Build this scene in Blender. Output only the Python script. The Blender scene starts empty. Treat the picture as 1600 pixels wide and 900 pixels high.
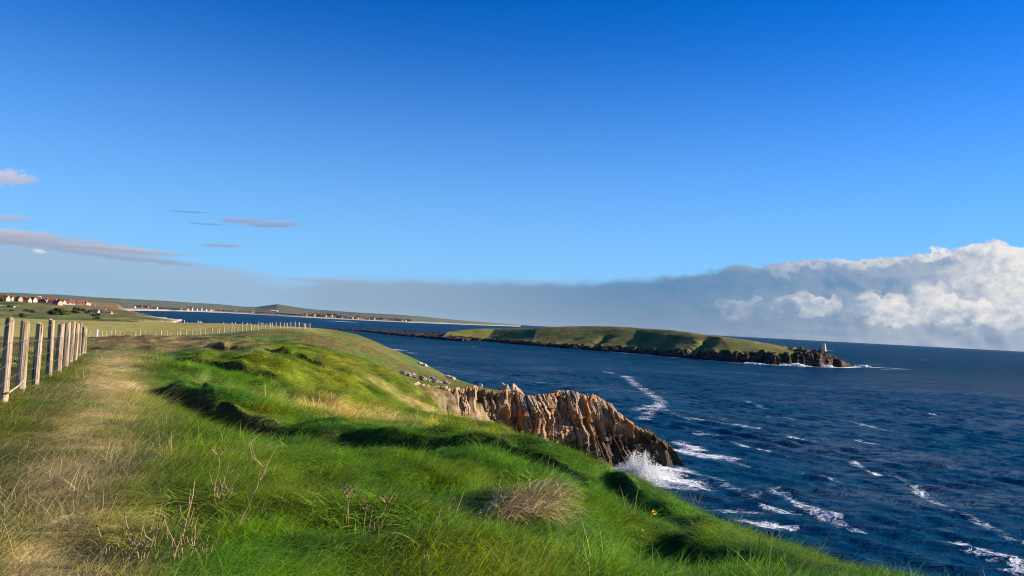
import bpy, bmesh, math, random
import numpy as np
from mathutils import Vector, Matrix, noise as mnoise

random.seed(7)
rng = np.random.default_rng(11)
SC = bpy.context.scene
COL = SC.collection

# ------------------------------------------------------------------ camera
FPX = 1209.0
EYE = 22.0
PITCH = math.radians(2.65)
ROLL = math.radians(3.0)
_f = np.array([0, math.cos(PITCH), math.sin(PITCH)])
_r0 = np.array([1.0, 0, 0])
_u0 = np.array([0, -math.sin(PITCH), math.cos(PITCH)])
_r = math.cos(ROLL) * _r0 + math.sin(ROLL) * _u0
_u = -math.sin(ROLL) * _r0 + math.cos(ROLL) * _u0
cam_d = bpy.data.cameras.new('camera')
cam = bpy.data.objects.new('camera', cam_d)
COL.objects.link(cam)
cam_d.sensor_width = 36.0
cam_d.lens = 36.0 * FPX / 1600.0
cam_d.clip_start = 0.05
cam_d.clip_end = 90000
M = Matrix.Identity(4)
for i in range(3):
    M[i][0] = _r[i]; M[i][1] = _u[i]; M[i][2] = -_f[i]
M[2][3] = EYE
cam.matrix_world = M
SC.camera = cam

# ------------------------------------------------------------------ light
SUN_AZ = math.radians(80)      # to the right of the view direction, slightly behind
SUN_EL = math.radians(19.5)
SKY_STRENGTH = 0.078
EXPOSURE = 1.05
sd = bpy.data.lights.new('sun', 'SUN')
sd.energy = 5.0
sd.angle = math.radians(0.5)
sd.color = (1.0, 0.87, 0.69)
sun = bpy.data.objects.new('sun', sd)
COL.objects.link(sun)
sdir = Vector((math.sin(SUN_AZ) * math.cos(SUN_EL), math.cos(SUN_AZ) * math.cos(SUN_EL), math.sin(SUN_EL)))
sun.rotation_euler = sdir.to_track_quat('Z', 'Y').to_euler()
sun.location = (60, -20, 80)
vs = SC.view_settings
vs.view_transform = 'Standard'; vs.look = 'None'; vs.gamma = 1.0; vs.exposure = EXPOSURE
vs.use_curve_mapping = False
SC.cycles.use_denoising = True
SC.cycles.denoiser = 'OPENIMAGEDENOISE'
SC.cycles.denoising_input_passes = 'RGB_ALBEDO_NORMAL'
SC.cycles.denoising_prefilter = 'NONE'
SC.cycles.filter_width = 1.1
SC.cycles.max_bounces = 4
SC.cycles.diffuse_bounces = 2
SC.cycles.glossy_bounces = 2
SC.cycles.transmission_bounces = 2
SC.cycles.use_adaptive_sampling = True
SC.cycles.adaptive_threshold = 0.014
SC.cycles.adaptive_min_samples = 32
SC.cycles.transparent_max_bounces = 8
SC.cycles.volume_bounces = 0


def ray(px, py):
    d = _f + (px - 800.0) / FPX * _r + (450.0 - py) / FPX * _u
    return d / d[1]


def P(px, py, d):
    """point seen at (px, py) of the photograph, d metres ahead"""
    q = ray(px, py) * d
    return np.array([q[0], q[1], EYE + q[2]])


def SEA(px, py, z=0.0):
    q = ray(px, py)
    t = (z - EYE) / q[2]
    return np.array([q[0] * t, q[1] * t, z])


def azel(px, py):
    q = ray(px, py)
    return (math.degrees(math.atan2(q[0], q[1])), math.degrees(math.atan2(q[2], math.hypot(q[0], q[1]))))


def lin(r, g, b):
    def c(v):
        v /= 255.0
        return v / 12.92 if v <= 0.04045 else ((v + 0.055) / 1.055) ** 2.4
    return (c(r), c(g), c(b))


# ------------------------------------------------------------------ node helper
class S:
    """socket wrapper with arithmetic"""
    def __init__(self, t, s): self.t = t; self.s = s
    def _m(self, op, *a, clamp=False):
        n = self.t.nodes.new('ShaderNodeMath'); n.operation = op; n.use_clamp = clamp
        for i, v in enumerate((self,) + a):
            if isinstance(v, S): self.t.links.new(v.s, n.inputs[i])
            else: n.inputs[i].default_value = v
        return S(self.t, n.outputs[0])
    def __add__(self, o): return self._m('ADD', o)
    def __radd__(self, o): return self._m('ADD', o)
    def __sub__(self, o): return self._m('SUBTRACT', o)
    def __rsub__(self, o): return S(self.t, const(self.t, o).s)._m('SUBTRACT', self)
    def __mul__(self, o): return self._m('MULTIPLY', o)
    def __rmul__(self, o): return self._m('MULTIPLY', o)
    def __truediv__(self, o): return self._m('DIVIDE', o)
    def pow(self, o): return self._m('POWER', o)
    def max(self, o): return self._m('MAXIMUM', o)
    def min(self, o): return self._m('MINIMUM', o)
    def abs(self): return self._m('ABSOLUTE')
    def clamp(self): return self._m('ADD', 0.0, clamp=True)
    def step(self, a, b):
        n = self.t.nodes.new('ShaderNodeMapRange'); n.interpolation_type = 'SMOOTHSTEP'
        self.t.links.new(self.s, n.inputs['Value'])
        for k, v in (('From Min', a), ('From Max', b)):
            if isinstance(v, S): self.t.links.new(v.s, n.inputs[k])
            else: n.inputs[k].default_value = v
        return S(self.t, n.outputs['Result'])


def const(t, v):
    n = t.nodes.new('ShaderNodeValue'); n.outputs[0].default_value = v
    return S(t, n.outputs[0])


def combine(t, x, y, z):
    n = t.nodes.new('ShaderNodeCombineXYZ')
    for i, v in enumerate((x, y, z)):
        if isinstance(v, S): t.links.new(v.s, n.inputs[i])
        else: n.inputs[i].default_value = v
    return S(t, n.outputs[0])


def separate(t, v):
    n = t.nodes.new('ShaderNodeSeparateXYZ'); t.links.new(v.s, n.inputs[0])
    return [S(t, n.outputs[i]) for i in range(3)]


def noise(t, vec, scale, detail=4, rough=0.55, dist=0.0, typ=None, lac=2.0):
    n = t.nodes.new('ShaderNodeTexNoise')
    if typ: n.noise_type = typ
    n.inputs['Scale'].default_value = scale; n.inputs['Detail'].default_value = detail
    n.inputs['Roughness'].default_value = rough; n.inputs['Distortion'].default_value = dist
    n.inputs['Lacunarity'].default_value = lac
    if vec is not None: t.links.new(vec.s, n.inputs['Vector'])
    return S(t, n.outputs[0])


def voronoi(t, vec, scale, feature='F1', smooth=None):
    n = t.nodes.new('ShaderNodeTexVoronoi'); n.feature = feature
    n.inputs['Scale'].default_value = scale
    if vec is not None: t.links.new(vec.s, n.inputs['Vector'])
    return S(t, n.outputs['Distance'])


def mapping(t, vec, scale=(1, 1, 1), rot=(0, 0, 0), loc=(0, 0, 0)):
    n = t.nodes.new('ShaderNodeMapping'); t.links.new(vec.s, n.inputs['Vector'])
    n.inputs['Scale'].default_value = scale; n.inputs['Rotation'].default_value = rot; n.inputs['Location'].default_value = loc
    return S(t, n.outputs[0])


def mixc(t, fac, a, b, blend='MIX'):
    n = t.nodes.new('ShaderNodeMix'); n.data_type = 'RGBA'; n.blend_type = blend
    for k, v in ((0, fac), (6, a), (7, b)):
        if isinstance(v, S): t.links.new(v.s, n.inputs[k])
        elif k == 0: n.inputs[k].default_value = v
        else: n.inputs[k].default_value = (*v[:3], 1)
    return S(t, n.outputs[2])


def ramp(t, fac, stops, interp='LINEAR'):
    n = t.nodes.new('ShaderNodeValToRGB'); n.color_ramp.interpolation = interp
    e = n.color_ramp.elements
    while len(e) > 1: e.remove(e[-1])
    for i, (p, c) in enumerate(stops):
        if i == 0: e[0].position = p
        else: e.new(p)
    for el, (p, c) in zip(e, stops):
        el.position = p
        el.color = (c, c, c, 1) if not hasattr(c, '__len__') else (*c[:3], 1)
    t.links.new(fac.s, n.inputs[0])
    return S(t, n.outputs[0])


# ------------------------------------------------------------------ world
def build_world():
    w = bpy.data.worlds.new('World'); SC.world = w; w.use_nodes = True
    t = w.node_tree
    for n in list(t.nodes): t.nodes.remove(n)
    out = t.nodes.new('ShaderNodeOutputWorld')
    bg = t.nodes.new('ShaderNodeBackground'); bg.inputs['Strength'].default_value = SKY_STRENGTH
    t.links.new(bg.outputs[0], out.inputs[0])
    sky = t.nodes.new('ShaderNodeTexSky'); sky.sky_type = 'NISHITA'; sky.sun_disc = False
    sky.sun_elevation = SUN_EL; sky.sun_rotation = SUN_AZ
    sky.altitude = 1500; sky.air_density = 0.75; sky.dust_density = 0.15; sky.ozone_density = 6.0
    hs = t.nodes.new('ShaderNodeHueSaturation')
    hs.inputs['Saturation'].default_value = 1.5; hs.inputs['Value'].default_value = 1.0
    t.links.new(sky.outputs[0], hs.inputs['Color'])
    skyc = mixc(t, 1.0, S(t, hs.outputs[0]), (1.0, 1.05, 1.30), 'MULTIPLY')
    tc = t.nodes.new('ShaderNodeTexCoord')
    d = S(t, tc.outputs['Generated'])
    x, y, z = separate(t, d)
    az = x._m('ARCTAN2', y) * 57.29578
    el = z._m('ARCSINE') * 57.29578
    # cloud space: degrees
    cv = combine(t, az, el, 0.0)
    K = 1.0 / SKY_STRENGTH / (2 ** EXPOSURE)

    def cc(r, g, b):
        return tuple(v * K for v in lin(r, g, b))

    # --- the cumulus bank along the sea horizon
    prof = [(440, 441), (520, 431), (640, 432), (800, 436), (900, 437), (1000, 433), (1080, 427), (1160, 413), (1260, 407),
            (1370, 402), (1430, 390), (1480, 389), (1512, 391), (1540, 379), (1570, 384), (1600, 388)]
    pts = [(-60, 2.0), (-38, 3.2), (-24, 2.6)]
    for p in prof:
        pts.append(azel(*p))
    pts += [(40, 9.0), (50, 8.0), (60, 8.5)]
    LO, HI, EM = -60.0, 60.0, 12.0
    top = ramp(t, (az - LO) / (HI - LO), [((a - LO) / (HI - LO), e / EM) for a, e in pts]) * EM
    right = az.step(2.0, 22.0)
    wv = combine(t, az, el * 1.15, 3.7)
    n1 = noise(t, wv, 0.42, 6, 0.56, 0.25)
    n2 = noise(t, wv, 1.7, 4, 0.55, 0.2)
    vr = voronoi(t, combine(t, az + n1 * 2.2, el * 1.2 + n2 * 1.0, 0.0), 0.75)
    bil = (1.0 - vr) * 0.9
    bump = (n1 - 0.5) * 1.9 + (bil - 0.45) * 0.75 + (n2 - 0.5) * 0.55
    etop = top + bump * (right * 0.55 + 0.30)
    depth = etop - el                                     # degrees below the cloud's upper edge
    soft = 0.75 - right * 0.62
    mask = depth.step(soft * -0.35, soft)
    mask = mask * (az.step(-22.0, -13.0) * 0.98 + 0.02) * el.step(-3.0, -2.0)
    # relief: the same field looked at a little towards the sun (right and up)
    wv2 = combine(t, az + 0.42, el * 1.15 + 0.40, 3.7)
    m1 = noise(t, wv2, 0.42, 6, 0.56, 0.25)
    m2 = noise(t, wv2, 1.7, 4, 0.55, 0.2)
    vr2 = voronoi(t, combine(t, az + 0.42 + m1 * 2.2, el * 1.2 + 0.42 + m2 * 1.0, 0.0), 0.75)
    rel = (n1 - m1) * 2.6 + (n2 - m2) * 0.6 + (vr2 - vr) * 0.45
    # where the bank billows towards the light
    puffs = None; halo = None
    for (px, py, rx, ry, amp) in [(1150, 478, 34, 17, .26), (1262, 474, 50, 18, .6), (1368, 478, 30, 24, .7), (1402, 484, 46, 24, .85), (1462, 474, 44, 30, .85), (1500, 486, 50, 22, .9),
                                  (1540, 452, 46, 26, .75), (1560, 492, 44, 22, .7), (1592, 430, 40, 26, 1.1), (1600, 468, 34, 24, .85), (1540, 396, 36, 18, 1.0), (1580, 402, 40, 22, 1.1), (1450, 394, 40, 11, .95), (1480, 398, 26, 12, .6),
                                  (1345, 408, 60, 9, .4), (1235, 416, 50, 9, .32), (1510, 420, 30, 16, .45)]:
        a, e = azel(px, py)
        u = (az - a + (n2 - 0.5) * 1.8 + (n1 - .5) * 1.0 + (vr - .4) * .9) / (rx / FPX * 57.3)
        v = (el - e - (az - a) * -0.0523 + (n2 - 0.5) * 1.2 + (n1 - .5) * .6 + (vr - .4) * .8) / (ry / FPX * 57.3)
        q = u * u + v * v
        g = (1.0 - q.step(0.45, 1.15)) * (u * 0.42 + v * 0.36 + 0.52 + (n2 - .5) * .8).clamp() * amp
        puffs = g if puffs is None else puffs.max(g)
        hq = (q * -0.38)._m('EXPONENT') * amp
        halo = hq if halo is None else halo.max(hq)
    lit = (puffs * (rel * .8 + .95).clamp()).max((rel * 1.2 - .1).clamp() * az.step(33.0, 38.0) * .7)
    rim = (1.0 - depth.step(0.0, 0.6)) * (az.step(16.0, 29.0) * 0.75 + 0.14) * (rel * 1.5 + 0.55).clamp()
    shade = mixc(t, el.step(-0.2, 3.6), cc(122, 147, 176), cc(92, 136, 176))
    shade = mixc(t, az.step(-14.0, 14.0), cc(146, 172, 198), shade)
    shade = mixc(t, az.step(16.0, 33.0) * ((n1 - .5) * 2.2 + (rel * .5) + .5).clamp() * .85, shade, cc(192, 195, 204))
    shade = mixc(t, (rel * 0.9 + 0.35).clamp() * (right * 0.30 + 0.05), shade, cc(160, 174, 198))
    shade = mixc(t, el.step(3.0, 6.0) * right * 0.3, shade, cc(168, 184, 208))
    shade = mixc(t, (halo * (n1 * 1.2 + .1)).clamp() * .75, shade, cc(180, 190, 206))
    col = mixc(t, (lit * 1.2).clamp(), shade, cc(240, 236, 232))
    col = mixc(t, (rim * 1.0).clamp(), col, cc(243, 240, 238))
    body = mixc(t, mask * 0.97, skyc, col)

    # --- haze veil and thin clouds on the left
    veil = ((1.0 - el.step(-6.0, 25.0)).pow(1.2) * 1.15).clamp()
    sky2 = mixc(t, veil, skyc, cc(146, 204, 246))
    body = mixc(t, mask * 0.97, sky2, col)
    sv = combine(t, az * 0.35, el * 1.5, 9.1)
    s1 = noise(t, sv, 1.0, 5, 0.55, 0.3)
    s2 = noise(t, combine(t, az, el * 2.2, 1.3), 2.2, 4, 0.55, 0.2)
    ga, ge = azel(120, 425)
    # low grey-blue layer over the left-hand hills
    lay = (el - 3.45 + (az + 34.0) * 0.055 + (s1 - 0.5) * 0.9)
    low = (1.0 - lay.step(-0.25, 0.35)) * (1.0 - az.step(-20.0, -13.0)) * (0.75)
    body = mixc(t, low, body, mixc(t, el.step(0.5, 3.2), cc(150, 178, 200), cc(160, 182, 208)))
    for (px, py, rx, ry, slope, c, amp, wob) in [
            (70, 378, 150, 11, 0.085, (168, 176, 196), .85, 1.3), (190, 390, 95, 5, 0.06, (176, 182, 202), .85, .6), (205, 402, 110, 6, 0.09, (158, 174, 202), .8, .6),
            (20, 366, 60, 8, 0.03, (186, 186, 200), .8, .8), (8, 277, 40, 11, 0.0, (206, 200, 214), .75, 1.2), (12, 341, 30, 6, 0.0, (176, 186, 214), .6, .8),
            (378, 344, 36, 6, -0.02, (150, 172, 212), .8, .5), (425, 350, 44, 6, -0.03, (152, 172, 210), .9, .5), (346, 383, 32, 4, 0.0, (150, 178, 212), .8, .4),
            (500, 437, 60, 5, 0.03, (160, 178, 205), .5, .6), (62, 393, 9, 3, .1, (235, 228, 226), .7, .4), (840, 439, 60, 3, 0.05, (170, 186, 205), .5, .4),
            (295, 331, 30, 1.6, 0.0, (110, 140, 195), .55, .15), (322, 350, 28, 1.6, .03, (110, 140, 195), .5, .15)]:
        a, e = azel(px, py)
        kx = rx / FPX * 57.3; ky = ry / FPX * 57.3
        da = az - a
        q = (da / kx).pow(2.0) + ((el - e + da * (slope - 0.0523) + (s2 - 0.5) * ky * 1.6 * wob + (s1 - 0.5) * ky * wob) / ky).pow(2.0)
        g = (1.0 - q.step(0.15, 1.25)) * amp
        top_l = (el - e + da * (slope - .0523)).step(-ky * .5, ky * .8)
        cl = mixc(t, top_l * 0.6, cc(*[v * .94 for v in c]), cc(*[min(255, v * 1.12) for v in c]))
        body = mixc(t, g, body, cl)
    t.links.new(body.s, bg.inputs['Color'])
    w.cycles.sampling_method = 'MANUAL'
    w.cycles.sample_map_resolution = 512


build_world()


# ------------------------------------------------------------------ object helpers
def link(o, parent=None):
    COL.objects.link(o)
    if parent is not None: o.parent = parent
    return o


def mesh_np(name, verts, faces, smooth=False):
    """verts (n,3); faces (m,k) array or list"""
    me = bpy.data.meshes.new(name)
    verts = np.asarray(verts, dtype=np.float32)
    if isinstance(faces, np.ndarray):
        m, k = faces.shape
        me.vertices.add(len(verts)); me.vertices.foreach_set('co', verts.ravel())
        me.loops.add(m * k); me.loops.foreach_set('vertex_index', faces.astype(np.int32).ravel())
        me.polygons.add(m)
        me.polygons.foreach_set('loop_start', np.arange(0, m * k, k, dtype=np.int32))
        me.update(calc_edges=True)
    else:
        me.from_pydata([tuple(v) for v in verts.tolist()], [], faces); me.update()
    if smooth: me.polygons.foreach_set('use_smooth', np.ones(len(me.polygons), dtype=bool))
    return me


def grid_faces(nu, nv):
    i = np.arange(nu - 1)[:, None]; j = np.arange(nv - 1)[None, :]
    a = i * nv + j
    return np.stack([a, a + nv, a + nv + 1, a + 1], -1).reshape(-1, 4)


def col_attr(me, name, rgb):
    a = me.attributes.new(name, 'FLOAT_COLOR', 'POINT')
    c = np.ones((len(rgb), 4), np.float32); c[:, :3] = rgb
    a.data.foreach_set('color', c.ravel())


def flt_attr(me, name, v):
    a = me.attributes.new(name, 'FLOAT', 'POINT')
    a.data.foreach_set('value', np.asarray(v, np.float32).ravel())


def obj(name, me, mat=None, parent=None, **props):
    o = bpy.data.objects.new(name, me); link(o, parent)
    if mat is not None and me is not None and len(me.materials) == 0: me.materials.append(mat)
    for k, v in props.items(): o[k] = v
    return o


def empty(name, loc, label, category, group=None, rz=0.0):
    o = bpy.data.objects.new(name, None); link(o)
    o.location = loc; o.rotation_euler = (0, 0, rz); o.empty_display_size = 0.2
    o['label'] = label; o['category'] = category
    if group: o['group'] = group
    return o


# value noise in numpy (2-D, fBm)
_perm = rng.random((512, 512))


def vnoise(x, y):
    xi = np.floor(x).astype(np.int64); yi = np.floor(y).astype(np.int64)
    fx = x - xi; fy = y - yi
    fx = fx * fx * fx * (fx * (fx * 6 - 15) + 10); fy = fy * fy * fy * (fy * (fy * 6 - 15) + 10)
    a = _perm[xi % 512, yi % 512]; b = _perm[(xi + 1) % 512, yi % 512]
    c = _perm[xi % 512, (yi + 1) % 512]; d = _perm[(xi + 1) % 512, (yi + 1) % 512]
    return (a * (1 - fx) + b * fx) * (1 - fy) + (c * (1 - fx) + d * fx) * fy


def fbm(x, y, oct=4, gain=0.5):
    s = 0; a = 1; tot = 0
    for k in range(oct):
        s = s + a * vnoise(x * 2 ** k + 17.3 * k, y * 2 ** k + 5.1 * k); tot += a; a *= gain
    return s / tot - 0.5


def sstep(v, a, b):
    t = np.clip((v - a) / (b - a), 0, 1)
    return t * t * (3 - 2 * t)


def seg_dist(x, y, poly, closed=False):
    """distance to a polyline in plan"""
    best = np.full(x.shape, 1e18)
    n = len(poly)
    for i in range(n if closed else n - 1):
        ax, ay = poly[i][:2]; bx, by = poly[(i + 1) % n][:2]
        dx, dy = bx - ax, by - ay
        L = dx * dx + dy * dy + 1e-12
        tt = np.clip(((x - ax) * dx + (y - ay) * dy) / L, 0, 1)
        dd = (x - ax - tt * dx) ** 2 + (y - ay - tt * dy) ** 2
        best = np.minimum(best, dd)
    return np.sqrt(best)


def inside(x, y, poly):
    c = np.zeros(x.shape, bool); n = len(poly)
    for i in range(n):
        x1, y1 = poly[i][:2]; x2, y2 = poly[(i + 1) % n][:2]
        if y1 == y2: continue
        cond = ((y1 > y) != (y2 > y)) & (x < (x2 - x1) * (y - y1) / (y2 - y1) + x1)
        c ^= cond
    return c


# ------------------------------------------------------------------ land shape
CTRL = [  # photograph pixel, metres ahead
    (0, 900, 4.4), (200, 900, 4.55), (400, 900, 4.7), (600, 900, 4.9), (800, 900, 5.1), (1000, 900, 5.6), (1150, 900, 6.5), (1340, 900, 9),
    (0, 750, 6.8), (200, 750, 6.9), (400, 750, 7.6), (600, 760, 8.5), (800, 780, 8.7), (1000, 800, 10.2), (1060, 845, 8.4), (1150, 858, 9.8),
    (0, 660, 10), (5, 632, 11.5), (30, 612, 13.2), (76, 591, 16.4), (130, 552, 29.5), (200, 620, 14), (200, 560, 27), (300, 545, 42), (250, 535, 55),
    (330, 528.5, 65), (400, 529, 68), (300, 527.5, 100), (300, 527, 141), (150, 528, 130), (490, 516, 150), (200, 503, 330), (300, 507, 340), (400, 510, 330), (470, 513, 300),
    (0, 500, 300), (100, 500, 330), (0, 490, 600), (100, 488, 800), (180, 492, 1000), (0, 478, 1100), (100, 477, 1300), (160, 480, 1500), (0, 469, 1700),
    (100, 470, 2000), (240, 497, 1250), (200, 487.5, 2050), (150, 478, 2000), (0, 466, 2500), (150, 472, 2500),
    (280, 616, 17), (340, 652, 15), (450, 690, 14.8), (600, 702, 14.8), (700, 701, 14.7), (850, 726, 14.1), (900, 738, 13.6),
    (600, 716, 12.8), (340, 670, 12.3), (800, 740, 11.2), (450, 705, 11.7), (900, 762, 11.4), (700, 716, 12.4),
    (600, 680, 21), (700, 675, 25), (450, 650, 22), (400, 600, 27), (500, 600, 32), (500, 578, 37), (560, 577, 46), (630, 607, 48), (690, 650, 44), (620, 640, 37),
    (760, 662, 41), (800, 696, 30), (850, 708, 33), (920, 738, 28), (1000, 770, 22), (1060, 798, 18), (1180, 850, 13),
    (300, 580, 27), (350, 560, 34), (450, 560, 45), (500, 545, 62), (420, 535, 70), (540, 560, 75),
    (520, 520, 130), (540, 519.5, 180), (560, 527, 170), (600, 545, 160), (660, 572, 150), (600, 570, 112), (640, 596, 104), (560, 555, 105), (500, 530, 110),
    (700, 591, 140), (690, 605, 110), (740, 602, 128), (505, 514, 220),
]
CW = [tuple(P(*c)) for c in CTRL] + [(-2, 1.5, 20.4), (1.5, 1.5, 20.4), (-6, 2, 20.4), (3.5, 3, 20.3), (-12, 5, 20.4), (-30, 12, 20.2), (-120, 60, 18.5), (-900, 500, 11),
                                     (-2500, 1500, 24), (7, 4, 19.3), (20, 20, 17), (40, 60, 14)]
CW = np.array(CW)
_cth = np.arctan2(CW[:, 0], CW[:, 1] + 0.0); _clr = np.log(np.hypot(CW[:, 0], CW[:, 1]))
_cp = np.stack([_cth * 1.6, _clr], 1)


def _tpsk(r2): return np.where(r2 > 0, 0.5 * r2 * np.log(r2 + 1e-12), 0)


def _fit():
    n = len(_cp)
    d2 = ((_cp[:, None] - _cp[None]) ** 2).sum(-1)
    A = np.zeros((n + 3, n + 3)); A[:n, :n] = _tpsk(d2) + np.eye(n) * 2e-4
    A[:n, n] = 1; A[:n, n + 1:] = _cp; A[n, :n] = 1; A[n + 1:, :n] = _cp.T
    b = np.zeros(n + 3); b[:n] = CW[:, 2]
    return np.linalg.solve(A, b)


_W = _fit()


def tps(x, y):
    p0 = np.arctan2(x, y) * 1.6; p1 = np.log(np.hypot(x, y) + 1e-6)
    z = _W[-3] + _W[-2] * p0 + _W[-1] * p1
    for i in range(len(_cp)):
        z = z + _W[i] * _tpsk((p0 - _cp[i, 0]) ** 2 + (p1 - _cp[i, 1]) ** 2)
    return z


def xy(px, py, d): return tuple(P(px, py, d)[:2])


LAND = [(6.5, -30), (5.6, -8), (4.9, 0), (4.4, 5)] + [xy(*c) for c in [(1340, 900, 9), (1180, 830, 13), (1060, 775, 18), (1000, 747, 22), (920, 722, 28), (850, 697, 33),
        (760, 657, 41), (690, 640, 46), (640, 612, 51)]] + [(-10, 62), (-15, 76), (-18, 90), (-16, 102)] + \
       [xy(*c) for c in [(650, 606, 103), (690, 612, 108), (725, 612, 114), (765, 610, 121), (784, 608, 131), (740, 600, 141), (700, 591, 146), (660, 572, 156), (600, 545, 166), (545, 520, 186),
        (508, 515, 230), (482, 513, 310), (400, 509, 372), (300, 507, 385), (235, 504, 390), (200, 502, 600), (262, 501, 900), (285, 499.8, 1260),
        (200, 492, 1480), (188, 488, 2000), (185, 480, 2700)]] + [(-4000, 2700), (-4000, -30)]

# turf banks: polylines with a step that faces the viewer's left, (points, height, width behind)
BANKS = [
    ([xy(*c) for c in [(250, 600, 19), (285, 613, 17), (340, 646, 15.2), (400, 668, 14.8), (450, 681, 14.8), (520, 688, 14.75), (600, 692, 14.7), (700, 689, 14.6), (780, 698, 14.3), (850, 713, 14.0),
                       (900, 724, 13.5), (960, 748, 12.6)]], 1.0, 1.9),
    ([xy(*c) for c in [(960, 752, 14.6), (1010, 772, 12.6), (1060, 795, 11.2), (1100, 815, 9.9), (1130, 850, 8.2), (1170, 880, 7.2)]], 0.55, 1.2),
    ([xy(*c) for c in [(270, 562, 30), (330, 560, 30), (400, 566, 29), (450, 572, 28.5)]], 0.9, 2.0),
    ([xy(*c) for c in [(300, 546, 41), (370, 546, 41), (440, 550, 40), (520, 560, 39)]], 0.95, 2.6),
]
# humps and hollows: pixel, distance, radius x, radius y, height
HUMPS = [
    (1040, 850, 8.2, .6, 1.0, -.85), (1098, 812, 10.2, .40, 1.6, .10), (1010, 800, 9.8, .6, .8, .12), (1150, 890, 6.9, .42, .55, -.6), (1000, 880, 6.4, .4, .5, -.15),
    (755, 798, 7.9, .34, .45, -.55), (800, 770, 8.6, .5, .5, .22), (860, 735, 12.6, .7, .8, -.3), (700, 708, 13.4, 1.0, .6, -.2), (960, 775, 11.2, .5, .8, -.3),
    (300, 800, 5.9, .35, .3, -.32), (120, 860, 5.0, .5, .3, -.12), (560, 850, 5.8, .5, .35, -.2), (500, 800, 6.7, .9, .5, .10), (680, 840, 6.2, .6, .5, .08),
    (285, 636, 15.6, .9, .6, -.6), (345, 668, 13.6, .8, .5, -.4), (275, 575, 24, 1.2, 1.2, .3), (330, 560, 32, 1.6, 1.2, .4), (390, 555, 37, 1.4, 1.2, .35), (440, 556, 41, 1.6, 1.4, .35),
    (350, 585, 26, 1.5, 1.2, .35), (420, 575, 31, 2, 1.6, .3), (230, 533, 62, 4, 3, .35),
]
HUMPW = [(*P(a, b, d)[:2], rx, ry, h) for a, b, d, rx, ry, h in HUMPS]
PATH = [xy(*c) for c in [(40, 1100, 3.2), (60, 900, 4.5), (95, 800, 5.8), (130, 700, 8.3), (165, 640, 12), (178, 600, 17.5), (180, 570, 25), (190, 552, 33)]]
FENCE_PX = [(4, 634, 11.4), (31, 612, 13.2), (55, 601, 14.7), (76, 592, 16.3), (90, 581, 18.4), (101, 574, 20.3), (109, 568, 22.1), (116, 563, 23.8), (122, 558, 25.5), (127, 555, 27.2), (131, 552, 29)]
FENCE = [xy(*c) for c in FENCE_PX]


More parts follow.
